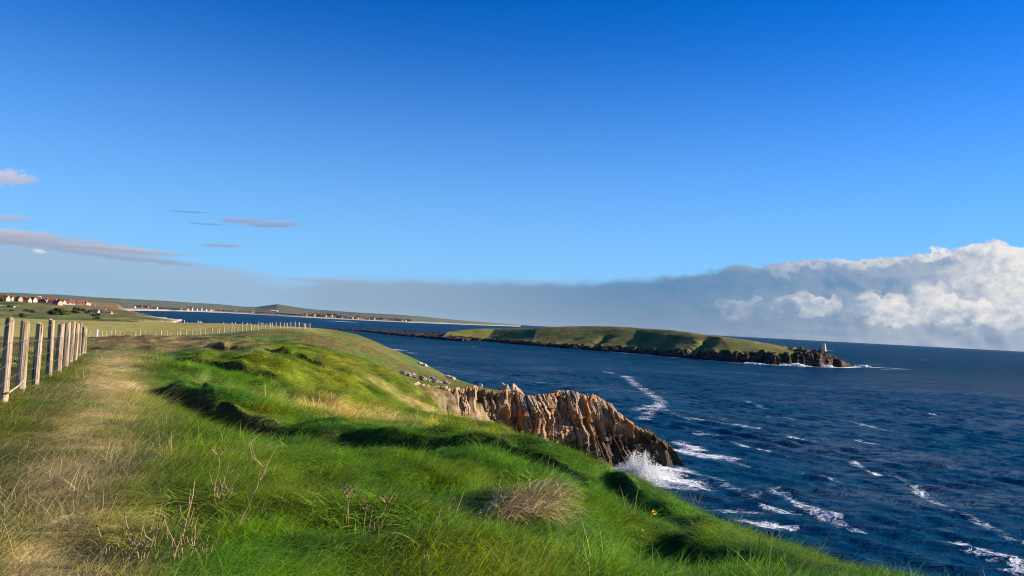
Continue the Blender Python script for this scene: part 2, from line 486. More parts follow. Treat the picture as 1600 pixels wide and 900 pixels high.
def Hland(x, y):
    x = np.asarray(x, float); y = np.asarray(y, float)
    r = np.hypot(x, y)
    z = tps(x, y)
    z = np.where(r > 500, np.clip(z, 0.6, 60), z)
    z = 20.4 + (z - 20.4) * sstep(r, 1.5, 4.0)
    # hummocks
    amp = sstep(r, 2, 7) * (1 - .8 * sstep(r, 28, 50)) * (1 - sstep(r, 60, 140))
    fl = sstep(seg_dist(x, y, PATH), 0.6, 2.5) * (1 - .8 * sstep(x, 0.9, 2.6) * (r < 32))
    z = z + amp * fl * (fbm(x / 2.4, y / 2.4, 3) * 0.55 + fbm(x / 0.8 + 9, y / 0.8, 2) * 0.30)
    z = z + sstep(r, 14, 24) * (1 - sstep(r, 70, 120)) * fl * (np.abs(fbm(x / 4.2 + 3, y / 4.2 + 8, 3)) * -1.6 + 0.12)
    z = z + sstep(r, 60, 160) * fbm(x / 22, y / 22, 4) * np.clip(r / 160, .6, 5) * (1.0 - 0.75 * (sstep(r, 100, 140) * (1 - sstep(r, 330, 420)) * (x < -30)))
    for hx, hy, rx, ry, h in HUMPW:
        q = ((x - hx) / rx) ** 2 + ((y - hy) / ry) ** 2
        z = z + h * np.exp(-q)
    # turf banks with a sharp near edge
    for pts, h, wb in BANKS:
        m = r < 55
        if not m.any(): continue
        xm, ym = x[m], y[m]
        wob = fbm(xm / 1.3 + 4, ym / 1.3, 3) * 2.0
        best = np.full(xm.shape, 1e9); sd_ = np.zeros(xm.shape); endf = np.zeros(xm.shape)
        n = len(pts); acc = 0; tot = sum(math.dist(pts[i], pts[i + 1]) for i in range(n - 1))
        for i in range(n - 1):
            ax, ay = pts[i]; bx, by = pts[i + 1]
            dx, dy = bx - ax, by - ay; L = math.hypot(dx, dy)
            tt = np.clip(((xm - ax) * dx + (ym - ay) * dy) / L ** 2, 0, 1)
            ddx = xm - ax - tt * dx; ddy = ym - ay - tt * dy
            dd = np.hypot(ddx, ddy)
            side = np.sign(dx * (ym - ay) - dy * (xm - ax))
            u = dd < best
            best = np.where(u, dd, best); sd_ = np.where(u, dd * side, sd_)
            endf = np.where(u, (acc + tt * L) / tot, endf); acc += L
        s = sd_ + wob * 0.35
        fade = sstep(endf, 0.0, 0.10) * (1 - sstep(endf, 0.90, 1.0)) * (1 - sstep(best, 2.5, 4)) * np.clip(.95 + fbm(xm / 1.5 + 9, ym / 1.5, 2) * 1.6, .3, 1.5)
        prof = np.where(s > 0, np.exp(-(s / wb) ** 2), 0) - np.where(s <= 0, 0.55 * np.exp(-(s / 0.9) ** 2), 0)
        sharp = sstep(s, -0.20, 0.10)
        prof = sharp * .36 * np.exp(-(np.maximum(s, 0) / wb) ** 2) - (1 - sharp) * 0.64 * np.exp(-(np.minimum(s, 0) / 0.75) ** 2)
        zz = z[m] + h * fade * prof
        z[m] = zz
    # the cliff
    ins = inside(x, y, LAND)
    dist = seg_dist(x, y, LAND, True)
    out = np.where(ins, 0, dist)
    out = np.maximum(out + fbm(x / 3.0, y / 3.0, 4) * np.clip(r / 25, .25, 3) * sstep(out, 0, 2), 0)
    sc = np.clip(r / 30, 0.5, 3.0)
    drop = np.where(out < sc, 0.75 * out ** 2 / sc, 0.75 * sc + 1.5 * (out - sc))
    z = z - drop
    return np.maximum(z, -3.0)


# ------------------------------------------------------------------ ground colours
C_GREEN = np.array([0.072, 0.168, 0.012]); C_DEEP = np.array([0.030, 0.098, 0.010]); C_YG = np.array([0.225, 0.230, 0.016])
C_STRAW = np.array([0.56, 0.42, 0.18]); C_OLIVE = np.array([0.165, 0.165, 0.026]); C_BROWN = np.array([0.235, 0.155, 0.066])
C_FIELD = np.array([0.37, 0.31, 0.075]); C_SOIL = np.array([0.045, 0.032, 0.018]); C_ROCK = np.array([0.16, 0.12, 0.085])
C_SCRUB = np.array([0.050, 0.068, 0.020]); C_SAND = np.array([0.50, 0.42, 0.32])


def mixn(a, b, f): return a * (1 - f[..., None]) + b * f[..., None]


def straw_mask(x, y):
    r = np.hypot(x, y)
    d = seg_dist(x, y, PATH)
    w = 0.36 + r * 0.013
    m = np.exp(-(d / w) ** 2) * (.85 + .15 * sstep(r, 6, 12))
    m = m * np.clip(.9 + fbm(x / 0.8, y / 0.8, 4) * 2.6, 0, 2)
    return np.clip(m, 0, 1)


SPOTS = [(815, 785, 8.3, .42, .3), (690, 785, 8.0, .25, .12), (370, 612, 23, 1.0, .6), (385, 665, 14.4, .4, .35), (590, 690, 18, .8, .5),
         (640, 665, 26, 1.6, 1.2), (520, 640, 25, 1.4, 1.6), (700, 690, 22, 1.2, .8), (650, 600, 46, 3, 2), (735, 690, 30, 2.5, 1.2)]
SPOTW = [(*P(a, b, d)[:2], rx, ry) for a, b, d, rx, ry in SPOTS]


def zone(x, y):
    """surface colour of the land at plan points, and the straw share"""
    r = np.hypot(x, y); th = np.degrees(np.arctan2(x, y))
    n1 = fbm(x / 1.7 + 40, y / 1.7, 4); n2 = fbm(x / 5.0 + 4, y / 5.0 + 9, 3)
    c = mixn(np.broadcast_to(C_GREEN, x.shape + (3,)), C_DEEP, np.clip(0.35 + n1 * 1.6, 0, 1))
    c = mixn(c, C_YG, np.clip(n2 * 1.8 + n1 * .9 + .02, 0, .7))
    # the combed slope, sunnier and yellower
    c = mixn(c, C_YG, sstep(r, 17, 24) * (1 - sstep(r, 55, 70)) * sstep(th, -20, -12) * np.clip(.7 + n1 * 1.5, 0, 1))
    dp = seg_dist(x, y, PATH); df = seg_dist(x, y, FENCE)
    # left of / along the track: olive and dry
    near_left = (1 - sstep(th + n1 * 9, -30, -22)) * (r < 60)
    c = mixn(c, C_OLIVE, near_left * np.clip(.72 + n1 * 1.4, 0, 1))
    st = straw_mask(x, y)
    for sx, sy, rx, ry in SPOTW:
        st = np.maximum(st, np.clip(np.exp(-((x - sx) / rx) ** 2 - ((y - sy) / ry) ** 2) * (1.0 + 2.2 * fbm(x * 2, y * 2, 3)), 0, 1))
    c = mixn(c, C_STRAW, st * .62)
    pas = (1 - sstep(th, -29.5, -28)) * sstep(r, 15, 22) * (x < np.interp(y, [11, 29, 60, 130], [-8.4, -16.8, -34, -75])) * (r < 130)
    c = mixn(c, np.array([.20, .19, .045]), pas * np.clip(.7 + n2 * 2, 0, 1))
    # brown bank beyond the track, then the field
    bb = sstep(r, 33, 44) * (1 - sstep(th, -20, -15.5)) * (r < 125)
    c = mixn(c, C_BROWN, bb * np.clip(.75 + n2 * 1.8 + n1 * .8, 0, 1))
    hd = sstep(r, 62, 90) * sstep(th, -19, -14)
    c = mixn(c, np.array([.150, .120, .034]), hd * np.clip(.8 + n2 * 2.2, 0, 1))
    fd = sstep(r, 118, 132) * (1 - sstep(th, -15.0, -12.5)) * (1 - sstep(r, 395, 420))
    c = mixn(c, C_FIELD, fd)
    n3 = fbm(x / 14, y / 14, 3)
    c = mixn(c, np.array([.21, .15, .05]), fd * np.clip(n3 * 2 + .1, 0, .6))
    # scrub and dunes below the village
    sb = sstep(r, 420, 470)
    n4 = fbm(x / 45, y / 45, 4)
    scrub = mixn(np.broadcast_to(C_SCRUB, x.shape + (3,)), C_BROWN * .8, np.clip(n4 * 3 + .2, 0, 1))
    scrub = mixn(scrub, np.array([.14, .145, .035]), np.clip(fbm(x / 80 + 5, y / 80, 3) * 4 + .35, 0, 1))
    scrub = mixn(scrub, np.array([.26, .15, .075]), sstep(r, 1350, 1700) * np.clip(.5 + n4 * 2, 0, 1))
    c = mixn(c, scrub, sb)
    return c, st


# ------------------------------------------------------------------ materials
def new_mat(name):
    m = bpy.data.materials.new(name); m.use_nodes = True
    t = m.node_tree
    for n in list(t.nodes): t.nodes.remove(n)
    out = t.nodes.new('ShaderNodeOutputMaterial')
    return m, t, out


def principled(t, out, color, rough=0.8, spec=0.3, normal=None):
    b = t.nodes.new('ShaderNodeBsdfPrincipled')
    if isinstance(color, S): t.links.new(color.s, b.inputs['Base Color'])
    else: b.inputs['Base Color'].default_value = (*color[:3], 1)
    if isinstance(rough, S): t.links.new(rough.s, b.inputs['Roughness'])
    else: b.inputs['Roughness'].default_value = rough
    b.inputs['Specular IOR Level'].default_value = spec
    if normal is not None: t.links.new(normal.s, b.inputs['Normal'])
    t.links.new(b.outputs[0], out.inputs[0])
    return b


def bump(t, h, strength=0.5, dist=0.05, normal=None):
    n = t.nodes.new('ShaderNodeBump'); n.inputs['Strength'].default_value = strength; n.inputs['Distance'].default_value = dist
    t.links.new(h.s, n.inputs['Height'])
    if normal is not None: t.links.new(normal.s, n.inputs['Normal'])
    return S(t, n.outputs[0])


def geo_pos(t):
    n = t.nodes.new('ShaderNodeNewGeometry'); return S(t, n.outputs['Position'])


def obj_pos(t):
    n = t.nodes.new('ShaderNodeTexCoord'); return S(t, n.outputs['Object'])


def attr(t, name, kind='GEOMETRY', out='Color'):
    n = t.nodes.new('ShaderNodeAttribute'); n.attribute_name = name; n.attribute_type = kind
    return S(t, n.outputs[out])


def hsv(t, c, h=0.5, s=1.0, v=1.0):
    n = t.nodes.new('ShaderNodeHueSaturation')
    t.links.new(c.s, n.inputs['Color'])
    for k, val in (('Hue', h), ('Saturation', s), ('Value', v)):
        if isinstance(val, S): t.links.new(val.s, n.inputs[k])
        else: n.inputs[k].default_value = val
    return S(t, n.outputs[0])


def m_ground():
    m, t, out = new_mat('turf_ground')
    p = geo_pos(t)
    c = attr(t, 'zone')
    f1 = noise(t, p, 9.0, 5, 0.65); f2 = noise(t, p, 0.9, 4, 0.6); f3 = noise(t, mapping(t, p, (1, .35, 1), (0, 0, .6)), 3.2, 5, .65)
    f4 = noise(t, p, 0.11, 4, .6)
    c = hsv(t, c, 0.5, 1.0, (f1 * 0.9 + f2 * 0.7 + f3 * 0.8 + f4 * .5 - 0.40).max(0.15))
    # steep faces: rock, and dark earth that also paints in the banks' shade
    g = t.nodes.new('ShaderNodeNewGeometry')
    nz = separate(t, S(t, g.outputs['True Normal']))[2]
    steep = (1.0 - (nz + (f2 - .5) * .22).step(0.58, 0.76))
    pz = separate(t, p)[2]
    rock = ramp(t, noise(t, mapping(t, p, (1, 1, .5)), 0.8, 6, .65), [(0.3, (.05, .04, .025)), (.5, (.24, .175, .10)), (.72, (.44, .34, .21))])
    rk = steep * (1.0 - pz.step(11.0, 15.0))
    soil_shade = ramp(t, f1, [(.3, (.018, .018, .008)), (.7, (.07, .06, .022))])
    c = mixc(t, steep * 0.85, c, soil_shade)
    c = mixc(t, rk, c, rock)
    nb = bump(t, f1 * 0.6 + f3 * 0.8, 0.9, 0.08)
    nb = bump(t, f4, 0.6, 1.4, nb)
    principled(t, out, c, 0.9, 0.15, nb)
    return m


def m_grass(name, translucent=0.35):
    m, t, out = new_mat(name)
    tint = attr(t, 'tint', 'INSTANCER')
    bv = attr(t, 'bv', 'GEOMETRY', 'Fac')
    rnd = attr(t, 'tone', 'INSTANCER', 'Fac')
    c = hsv(t, tint, 0.5 + (bv - .5) * 0.06, 1.0, bv * 0.8 + 0.15 + rnd * .9)
    c = mixc(t, bv.step(.86, .92) * .5, c, (.34, .30, .10))
    d = t.nodes.new('ShaderNodeBsdfPrincipled'); t.links.new(c.s, d.inputs['Base Color']); d.inputs['Roughness'].default_value = .55
    d.inputs['Specular IOR Level'].default_value = .10
    tr = t.nodes.new('ShaderNodeBsdfTranslucent')
    c2 = hsv(t, c, 0.49, 1.1, 1.25); t.links.new(c2.s, tr.inputs['Color'])
    mx = t.nodes.new('ShaderNodeMixShader'); mx.inputs[0].default_value = translucent
    t.links.new(d.outputs[0], mx.inputs[1]); t.links.new(tr.outputs[0], mx.inputs[2]); t.links.new(mx.outputs[0], out.inputs[0])
    return m


def m_noise(name, stops, scale=2.0, stretch=(1, 1, 1), rough=.85, bs=.5, bd=.05, detail=6, use_obj=False, spec=.2):
    m, t, out = new_mat(name)
    p = obj_pos(t) if use_obj else geo_pos(t)
    n = noise(t, mapping(t, p, stretch), scale, detail, .62, .2)
    c = ramp(t, n, stops)
    principled(t, out, c, rough, spec, bump(t, n, bs, bd))
    return m


def m_wood():
    m, t, out = new_mat('weathered_post_wood')
    p = obj_pos(t)
    oi = t.nodes.new('ShaderNodeObjectInfo'); rv = S(t, oi.outputs['Random'])
    pv = t.nodes.new('ShaderNodeVectorMath'); pv.operation = 'ADD'
    t.links.new(p.s, pv.inputs[0]); t.links.new(combine(t, rv * 31.0, rv * 17.0, rv * 9.0).s, pv.inputs[1])
    p = S(t, pv.outputs[0])
    g = noise(t, mapping(t, p, (26, 26, 1.3)), 1.0, 5, .6, .2)
    k = noise(t, mapping(t, p, (4, 4, 1.2)), 1.0, 4, .6)
    c = ramp(t, g, [(.30, (.07, .045, .028)), (.44, (.27, .20, .13)), (.62, (.44, .36, .26)), (.8, (.55, .48, .38))])
    c = mixc(t, k.step(.52, .7) * .6, c, (.52, .33, .15))
    cr = noise(t, mapping(t, p, (16, 16, .9), loc=(3, 1, 2)), 1.0, 2, .5)
    c = mixc(t, cr.step(.66, .70), c, (.06, .035, .018))
    lich = noise(t, p, 14.0, 4, .6)
    c = mixc(t, lich.step(.6, .72) * .4, c, (.55, .55, .45))
    principled(t, out, c, .85, .15, bump(t, g - cr.step(.64, .70), .7, .01))
    return m


def m_rock():
    m, t, out = new_mat('stratified_cliff_rock')
    p = geo_pos(t)
    z = separate(t, p)[2]
    w = noise(t, p, .25, 4, .6)
    st = noise(t, mapping(t, p, (1.9, .8, .13), (0, .10, .12)), 1.0, 6, .66, .35)
    st2 = noise(t, mapping(t, p, (6.0, 2.0, .45), (0, .10, .12)), 1.0, 5, .6, .2)
    fine = noise(t, p, 3.0, 6, .65)
    c = ramp(t, st * .6 + st2 * .25 + fine * .2, [(.37, (.03, .022, .017)), (.45, (.22, .145, .08)), (.53, (.41, .29, .165)), (.66, (.56, .43, .27)), (.8, (.46, .40, .32))])
    bed = attr(t, 'bed', out='Fac')
    c = mixc(t, bed.step(.62, .8) * .55, c, (.30, .26, .21))
    c = mixc(t, (1.0 - bed.step(.15, .34)) * .5, c, (.13, .092, .062))
    c = mixc(t, bed.step(.42, .50) * (1.0 - bed.step(.50, .58)) * .45, c, (.52, .30, .13))
    rust = noise(t, mapping(t, p, (.30, .3, .20), loc=(2.2, 0, 1)), 1.0, 4, .55, .6)
    c = mixc(t, rust.step(.46, .64) * .74 * z.step(2.5, 5.0), c, (.42, .155, .035))
    grey = noise(t, mapping(t, p, (.22, .2, .3), loc=(7, 3, 1)), 1.0, 4, .55, .4)
    c = mixc(t, grey.step(.50, .66) * .6, c, (.24, .205, .155))
    # wet, weed-covered rock near the water line
    wet = 1.0 - (z + (w - .5) * 5.0 + (st - .5) * 4 - (separate(t, p)[0] - 8.0).max(0.0) * .17).step(1.4, 5.4)
    c = mixc(t, wet * .9, c, mixc(t, fine, (.022, .017, .014), (.095, .062, .038)))
    turf = z.step(10.0, 11.5) * noise(t, p, .9, 3, .6).step(.5, .6)
    g = t.nodes.new('ShaderNodeNewGeometry')
    nz = separate(t, S(t, g.outputs['Normal']))[2]
    c = mixc(t, turf * nz.step(.55, .8) * .8, c, (.12, .12, .035))
    nb = bump(t, st * 1.0 + st2 * .5, .9, .5)
    nb = bump(t, fine, .6, .15, nb)
    principled(t, out, c, .82, .25, nb)
    return m


def m_island():
    m, t, out = new_mat('island_turf_and_rock')
    p = geo_pos(t)
    rk = attr(t, 'rock', out='Fac')
    z = separate(t, p)[2]
    n1 = noise(t, p, .035, 5, .6); n2 = noise(t, p, .16, 5, .65); n3 = noise(t, mapping(t, p, (.5, .5, 2.2)), .35, 5, .65)
    turf = ramp(t, n1 * .65 + n2 * .35, [(.34, (.065, .085, .018)), (.45, (.130, .135, .030)), (.55, (.190, .165, .044)), (.68, (.115, .155, .028))])
    rock = ramp(t, n3, [(.3, (.010, .007, .009)), (.47, (.035, .023, .020)), (.60, (.11, .068, .042)), (.74, (.26, .17, .10))])
    wet = 1.0 - (z + n2 * 2.0).step(1.6, 3.4)
    rock = mixc(t, wet * .9, rock, (.012, .010, .012))
    c = mixc(t, (rk + (n2 - .5) * .9).step(.42, .58), turf, rock)
    principled(t, out, c, .9, .12, bump(t, n2 + n3 * .6, .8, .7))
    return m


def m_farland():
    m, t, out = new_mat('far_shore_land')
    p = geo_pos(t)
    c = attr(t, 'zone')
    n1 = noise(t, mapping(t, p, (.35, 1, 1)), .012, 5, .65); n2 = noise(t, p, .05, 4, .6)
    c = hsv(t, c, .5, 1.0, n1 * 1.3 + n2 * .7)
    principled(t, out, c, .95, .05)
    return m


def m_sea():
    m, t, out = new_mat('sea_water')
    p = geo_pos(t)
    x, y, z = separate(t, p)
    dist = (x * x + y * y).pow(.5)
    near = 1.0 - dist.step(150.0, 900.0)
    mid = 1.0 - dist.step(2500.0, 30000.0)
    wv = mapping(t, p, (1, 1, 0), (0, 0, -.35))
    a1 = noise(t, mapping(t, wv, (.55, 1.25, 1)), .42, 4, .62, .5)
    a2 = noise(t, mapping(t, wv, (.5, 1.3, 1)), .12, 4, .6, .5)
    a3 = noise(t, mapping(t, wv, (.45, 1.3, 1)), .035, 3, .6, .3)
    h1 = 1.0 - (a1 - .5).abs() * 2.6
    h2 = 1.0 - (a2 - .5).abs() * 2.4
    hh = h1 * .36 * near + h2 * 0.62 * mid + a3 * 1.2 + noise(t, mapping(t, wv, (.4, 1.3, 1)), .009, 4, .62, .3) * 4.0
    nb = bump(t, hh, .85, 1.0)
    fo = attr(t, 'foam', out='Fac')
    # broken foam: lacy where thin, solid where dense
    l1 = noise(t, mapping(t, p, (.6, 1, 0), (0, 0, -.5)), .8, 6, .7, .9); l2 = noise(t, mapping(t, p, (.5, 1.2, 0), (0, 0, -.5)), .13, 5, .6, .9)
    lace = 1.0 - (l1 - .5).abs() * 5.5
    foam = (fo * 1.05 + (l2 - .5) * 1.5 + (lace - .5) * 1.1 * fo.step(.02, .3) - .66).step(.0, .6) * fo.step(.04, .2)
    # wind-blown caps
    caps = noise(t, mapping(t, p, (.30, 1.25, 0), (0, 0, -.30)), .11, 6, .62, .6)
    capm = (caps + (lace - .5) * .05).step(.725, .78) * .75 * (1.0 - dist.step(1500.0, 4000.0))
    streak = noise(t, mapping(t, p, (.16, 1.0, 0), (0, 0, -.42)), .22, 6, .7, 1.2)
    stm = (1.0 - (streak - .5).abs() * 14.0).max(0.0) * noise(t, p, .02, 3, .6).step(.45, .65) * .09 * near
    foam = foam.max(capm).max(stm)
    tone = noise(t, mapping(t, p, (.5, 1, 0)), .006, 4, .6)
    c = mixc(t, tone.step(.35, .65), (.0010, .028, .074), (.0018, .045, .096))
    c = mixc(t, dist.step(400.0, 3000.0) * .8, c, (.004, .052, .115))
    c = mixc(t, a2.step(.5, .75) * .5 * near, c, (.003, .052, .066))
    c = mixc(t, foam.clamp(), c, (.74, .78, .80))
    rf = dist.step(200.0, 3000.0) * .10 + .10
    ro = mixc(t, foam.clamp(), combine(t, rf, rf, rf), (.8, .8, .8))
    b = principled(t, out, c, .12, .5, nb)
    t.links.new(ro.s, b.inputs['Roughness'])
    b.inputs['IOR'].default_value = 1.333
    # steep little waves hide each other far out, so less mirror and more of the water's own colour
    body = t.nodes.new('ShaderNodeBsdfDiffuse')
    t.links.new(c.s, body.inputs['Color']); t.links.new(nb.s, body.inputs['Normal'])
    mx = t.nodes.new('ShaderNodeMixShader')
    t.links.new((.28 - dist.step(80.0, 900.0) * .21).s, mx.inputs[0])
    t.links.new(body.outputs[0], mx.inputs[1]); t.links.new(b.outputs[0], mx.inputs[2]); t.links.new(mx.outputs[0], out.inputs[0])
    return m


MAT = {}
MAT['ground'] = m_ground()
MAT['grass'] = m_grass('green_grass_blades')
MAT['straw'] = m_grass('dry_grass_blades', .25)
MAT['wood'] = m_wood()
MAT['rock'] = m_rock()
MAT['island'] = m_island()
MAT['far'] = m_farland()
MAT['sea'] = m_sea()
MAT['wire'] = m_noise('galvanised_wire', [(.3, (.12, .11, .09)), (.7, (.22, .20, .17))], 30, rough=.5, spec=.5)
MAT['pale_wood'] = m_noise('pale_fence_wood', [(.3, (.36, .29, .19)), (.7, (.62, .54, .40))], 3, (8, 8, .8))
MAT['white_wall'] = m_noise('white_render', [(.3, (.66, .62, .56)), (.7, (.80, .77, .71))], .4, bs=.1)
MAT['cream_wall'] = m_noise('cream_render', [(.3, (.50, .38, .25)), (.7, (.64, .51, .36))], .4, bs=.1)
MAT['tan_wall'] = m_noise('tan_stone_wall', [(.3, (.36, .24, .16)), (.7, (.50, .36, .25))], .5, bs=.2)
MAT['grey_wall'] = m_noise('grey_stone_wall', [(.3, (.14, .13, .13)), (.7, (.27, .25, .23))], .5, bs=.2)
MAT['red_roof'] = m_noise('red_tile_roof', [(.3, (.30, .065, .035)), (.7, (.45, .12, .065))], 1.2, (1, 1, .2))
MAT['brown_roof'] = m_noise('brown_tile_roof', [(.3, (.15, .06, .035)), (.7, (.27, .12, .075))], 1.2, (1, 1, .2))
MAT['slate_roof'] = m_noise('dark_slate_roof', [(.3, (.035, .045, .05)), (.7, (.085, .10, .10))], 1.2, (1, 1, .2))
MAT['window'] = m_noise('dark_window_glass', [(.3, (.015, .018, .022)), (.7, (.04, .045, .05))], 1.0, rough=.15, spec=.6)
MAT['stone'] = m_noise('lichened_stone', [(.3, (.12, .10, .075)), (.5, (.27, .22, .165)), (.72, (.44, .38, .31))], 1.4, bs=.8, bd=.15)
MAT['pale_stone'] = m_noise('pale_skyline_stone', [(.3, (.42, .35, .26)), (.7, (.66, .58, .46))], 1.0, bs=.5, bd=.1)  # pale tan stone of the headland skyline
MAT['beacon'] = m_noise('pale_beacon_masonry', [(.3, (.70, .57, .38)), (.7, (.80, .68, .48))], .8, bs=.3, bd=.1)
MAT['dead_stem'] = m_noise('dead_stem', [(.3, (.20, .125, .06)), (.5, (.38, .26, .13)), (.7, (.50, .38, .21))], 26, (1, 1, .3), bs=.3, bd=.004)
MAT['seed'] = m_noise('brown_seed_head', [(.3, (.07, .04, .022)), (.7, (.20, .12, .065))], 60, bs=.5, bd=.004)
MAT['petal'] = m_noise('yellow_petal', [(.3, (.75, .52, .01)), (.7, (.85, .66, .02))], 40, rough=.6)
MAT['leaf'] = m_noise('flower_leaf', [(.3, (.03, .07, .012)), (.7, (.06, .12, .02))], 30, rough=.6)
MAT['bush'] = m_noise('bush_leaves', [(.3, (.030, .045, .016)), (.7, (.085, .10, .034))], 1.0, rough=.8)
MAT['bark'] = m_noise('bush_bark', [(.3, (.05, .035, .022)), (.7, (.11, .08, .05))], 3.0)
MAT['spray'] = m_noise('white_water_spray', [(.3, (.80, .83, .86)), (.7, (.9, .92, .93))], 1.0, rough=.9, bs=0)
MAT['sand'] = m_noise('pale_sand', [(.3, (.40, .33, .25)), (.7, (.56, .48, .38))], .05, bs=.1)


# ------------------------------------------------------------------ ground
def polar_ground():
    ths = np.radians(np.concatenate([np.arange(-85, -38, 1.0), np.arange(-38, 38, 0.16), np.arange(38, 86, 1.0)]))
    rs = np.exp(np.concatenate([np.linspace(math.log(0.4), math.log(3.2), 14)[:-1], np.arange(math.log(3.2), math.log(200), .0088), np.arange(math.log(200), math.log(3000), .013)]))
    R, T = np.meshgrid(rs, ths, indexing='ij')
    X = R * np.sin(T); Y = R * np.cos(T)
    shp = X.shape
    x = X.ravel(); y = Y.ravel()
    z = Hland(x, y)
    f = grid_faces(*shp)[:, ::-1]
    # drop the quads that lie on the sea bed, far from any visible shore
    keep = (z[f].max(1) > -2.0)
    f = f[keep]
    used = np.zeros(len(x), bool); used[f.ravel()] = True
    idx = np.cumsum(used) - 1
    v = np.stack([x, y, z], 1)[used]
    f = idx[f]
    me = mesh_np('ground', v, f, True)
    c, st = zone(v[:, 0], v[:, 1])
    # beach sand at the water's edge of the bay
    far = np.hypot(v[:, 0], v[:, 1]) > 500
    c = np.where((far & (v[:, 2] < 2.2))[:, None], C_SAND, c)
    col_attr(me, 'zone', c)
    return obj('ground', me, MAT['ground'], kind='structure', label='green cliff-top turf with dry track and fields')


GROUND = polar_ground()


def Hp(x, y): return float(Hland(np.array([x], float), np.array([y], float))[0])


def on_ground(px, py, d):
    q = P(px, py, d)
    return (q[0], q[1], Hp(q[0], q[1]))


def hit(px, py, d0=3.5, d1=200.0):
    d = np.exp(np.linspace(math.log(d0), math.log(d1), 900))
    pts = ray(px, py)[None] * d[:, None]
    h = Hland(pts[:, 0], pts[:, 1])
    k = int(np.argmax(EYE + pts[:, 2] <= h))
    return (pts[k, 0], pts[k, 1], h[k])


# ------------------------------------------------------------------ sea
FOAM = [  # polyline of pixels on the water, half width m, strength
    ([(976, 588), (1000, 606), (1034, 627), (1022, 642), (1002, 655)], 2.6, .56), ([(985, 592), (1010, 612)], 2, .5), ([(1000, 640), (1035, 632)], 3.0, .6),
    ([(955, 740), (990, 743), (1020, 748), (1060, 754)], 4.6, 1.2), ([(1000, 725), (1060, 735)], 3.0, 1.0), ([(1068, 705), (1100, 712), (1135, 716)], 2.6, 1.0), ([(1062, 692), (1090, 702)], 2.2, .8),
    ([(1085, 655), (1130, 660), (1180, 668)], 1.6, .6), ([(1090, 677), (1130, 682)], 1.5, .6), ([(1178, 775), (1215, 768), (1250, 788), (1292, 806)], 1.8, .64), ([(1168, 814), (1200, 818), (1228, 822)], 1.6, .75),
    ([(1118, 800), (1150, 796), (1178, 800)], 1.6, .7), ([(1200, 795), (1235, 800)], 1.4, .6), ([(1432, 763), (1460, 785), (1520, 810), (1556, 830)], 1.3, .46), ([(1385, 735), (1432, 763)], 1.2, .34), ([(1556, 830), (1600, 850)], 1.2, .36), ([(1040, 640), (1075, 655)], 2, .5), ([(1130, 716), (1180, 730)], 1.6, .55), ([(1060, 735), (1110, 745), (1150, 765)], 1.6, .5), ([(1290, 806), (1340, 830)], 1.2, .45), ([(1436, 770), (1450, 778)], 1.5, .7),
    ([(1502, 848), (1540, 862), (1570, 870), (1600, 882)], 1.4, .66), ([(1510, 862), (1545, 872)], 1.0, .6), ([(1575, 893), (1600, 898)], 1.3, .8), ([(1238, 683), (1272, 692)], 1.5, .6), ([(1335, 725), (1372, 742)], 1.2, .65),
    ([(1340, 688), (1380, 697)], 1.5, .5), ([(604, 545), (618, 546.5), (632, 547.5)], 5, .95), ([(640, 551), (650, 552)], 3, .8), ([(660, 526.5), (690, 529)], 5, .9),
    ([(1340, 572.5), (1365, 574), (1400, 575.5)], 6, .95), ([(1380, 577), (1420, 577)], 4, .55), ([(1335, 569), (1380, 570)], 4, .6), ([(1090, 645), (1130, 655)], 1.4, .45), ([(1150, 620), (1200, 640)], 1.5, .42),
    ([(940, 580), (990, 590)], 2.0, .5), ([(820, 595), (870, 600)], 2.0, .45), ([(1140, 690), (1200, 705)], 1.3, .5), ([(1330, 660), (1400, 675)], 1.5, .45), ([(1260, 740), (1310, 752)], 1.2, .5),
    ([(1420, 640), (1470, 650)], 1.5, .42), ([(1450, 720), (1500, 735)], 1.1, .45), ([(1200, 650), (1240, 655)], 1.3, .45), ([(510, 501), (545, 503)], 40, .9), ([(1288, 547), (1302, 548)], 10, .9), ([(1440, 562), (1452, 563)], 6, .7),
]
ISL_NEAR = [(690, 530), (730, 531.5), (760, 533), (830, 540), (900, 545.5), (960, 550), (1000, 553), (1050, 558), (1100, 562.5), (1150, 566.5), (1200, 569.5), (1240, 571.5), (1280, 573), (1315, 574), (1337, 573)]


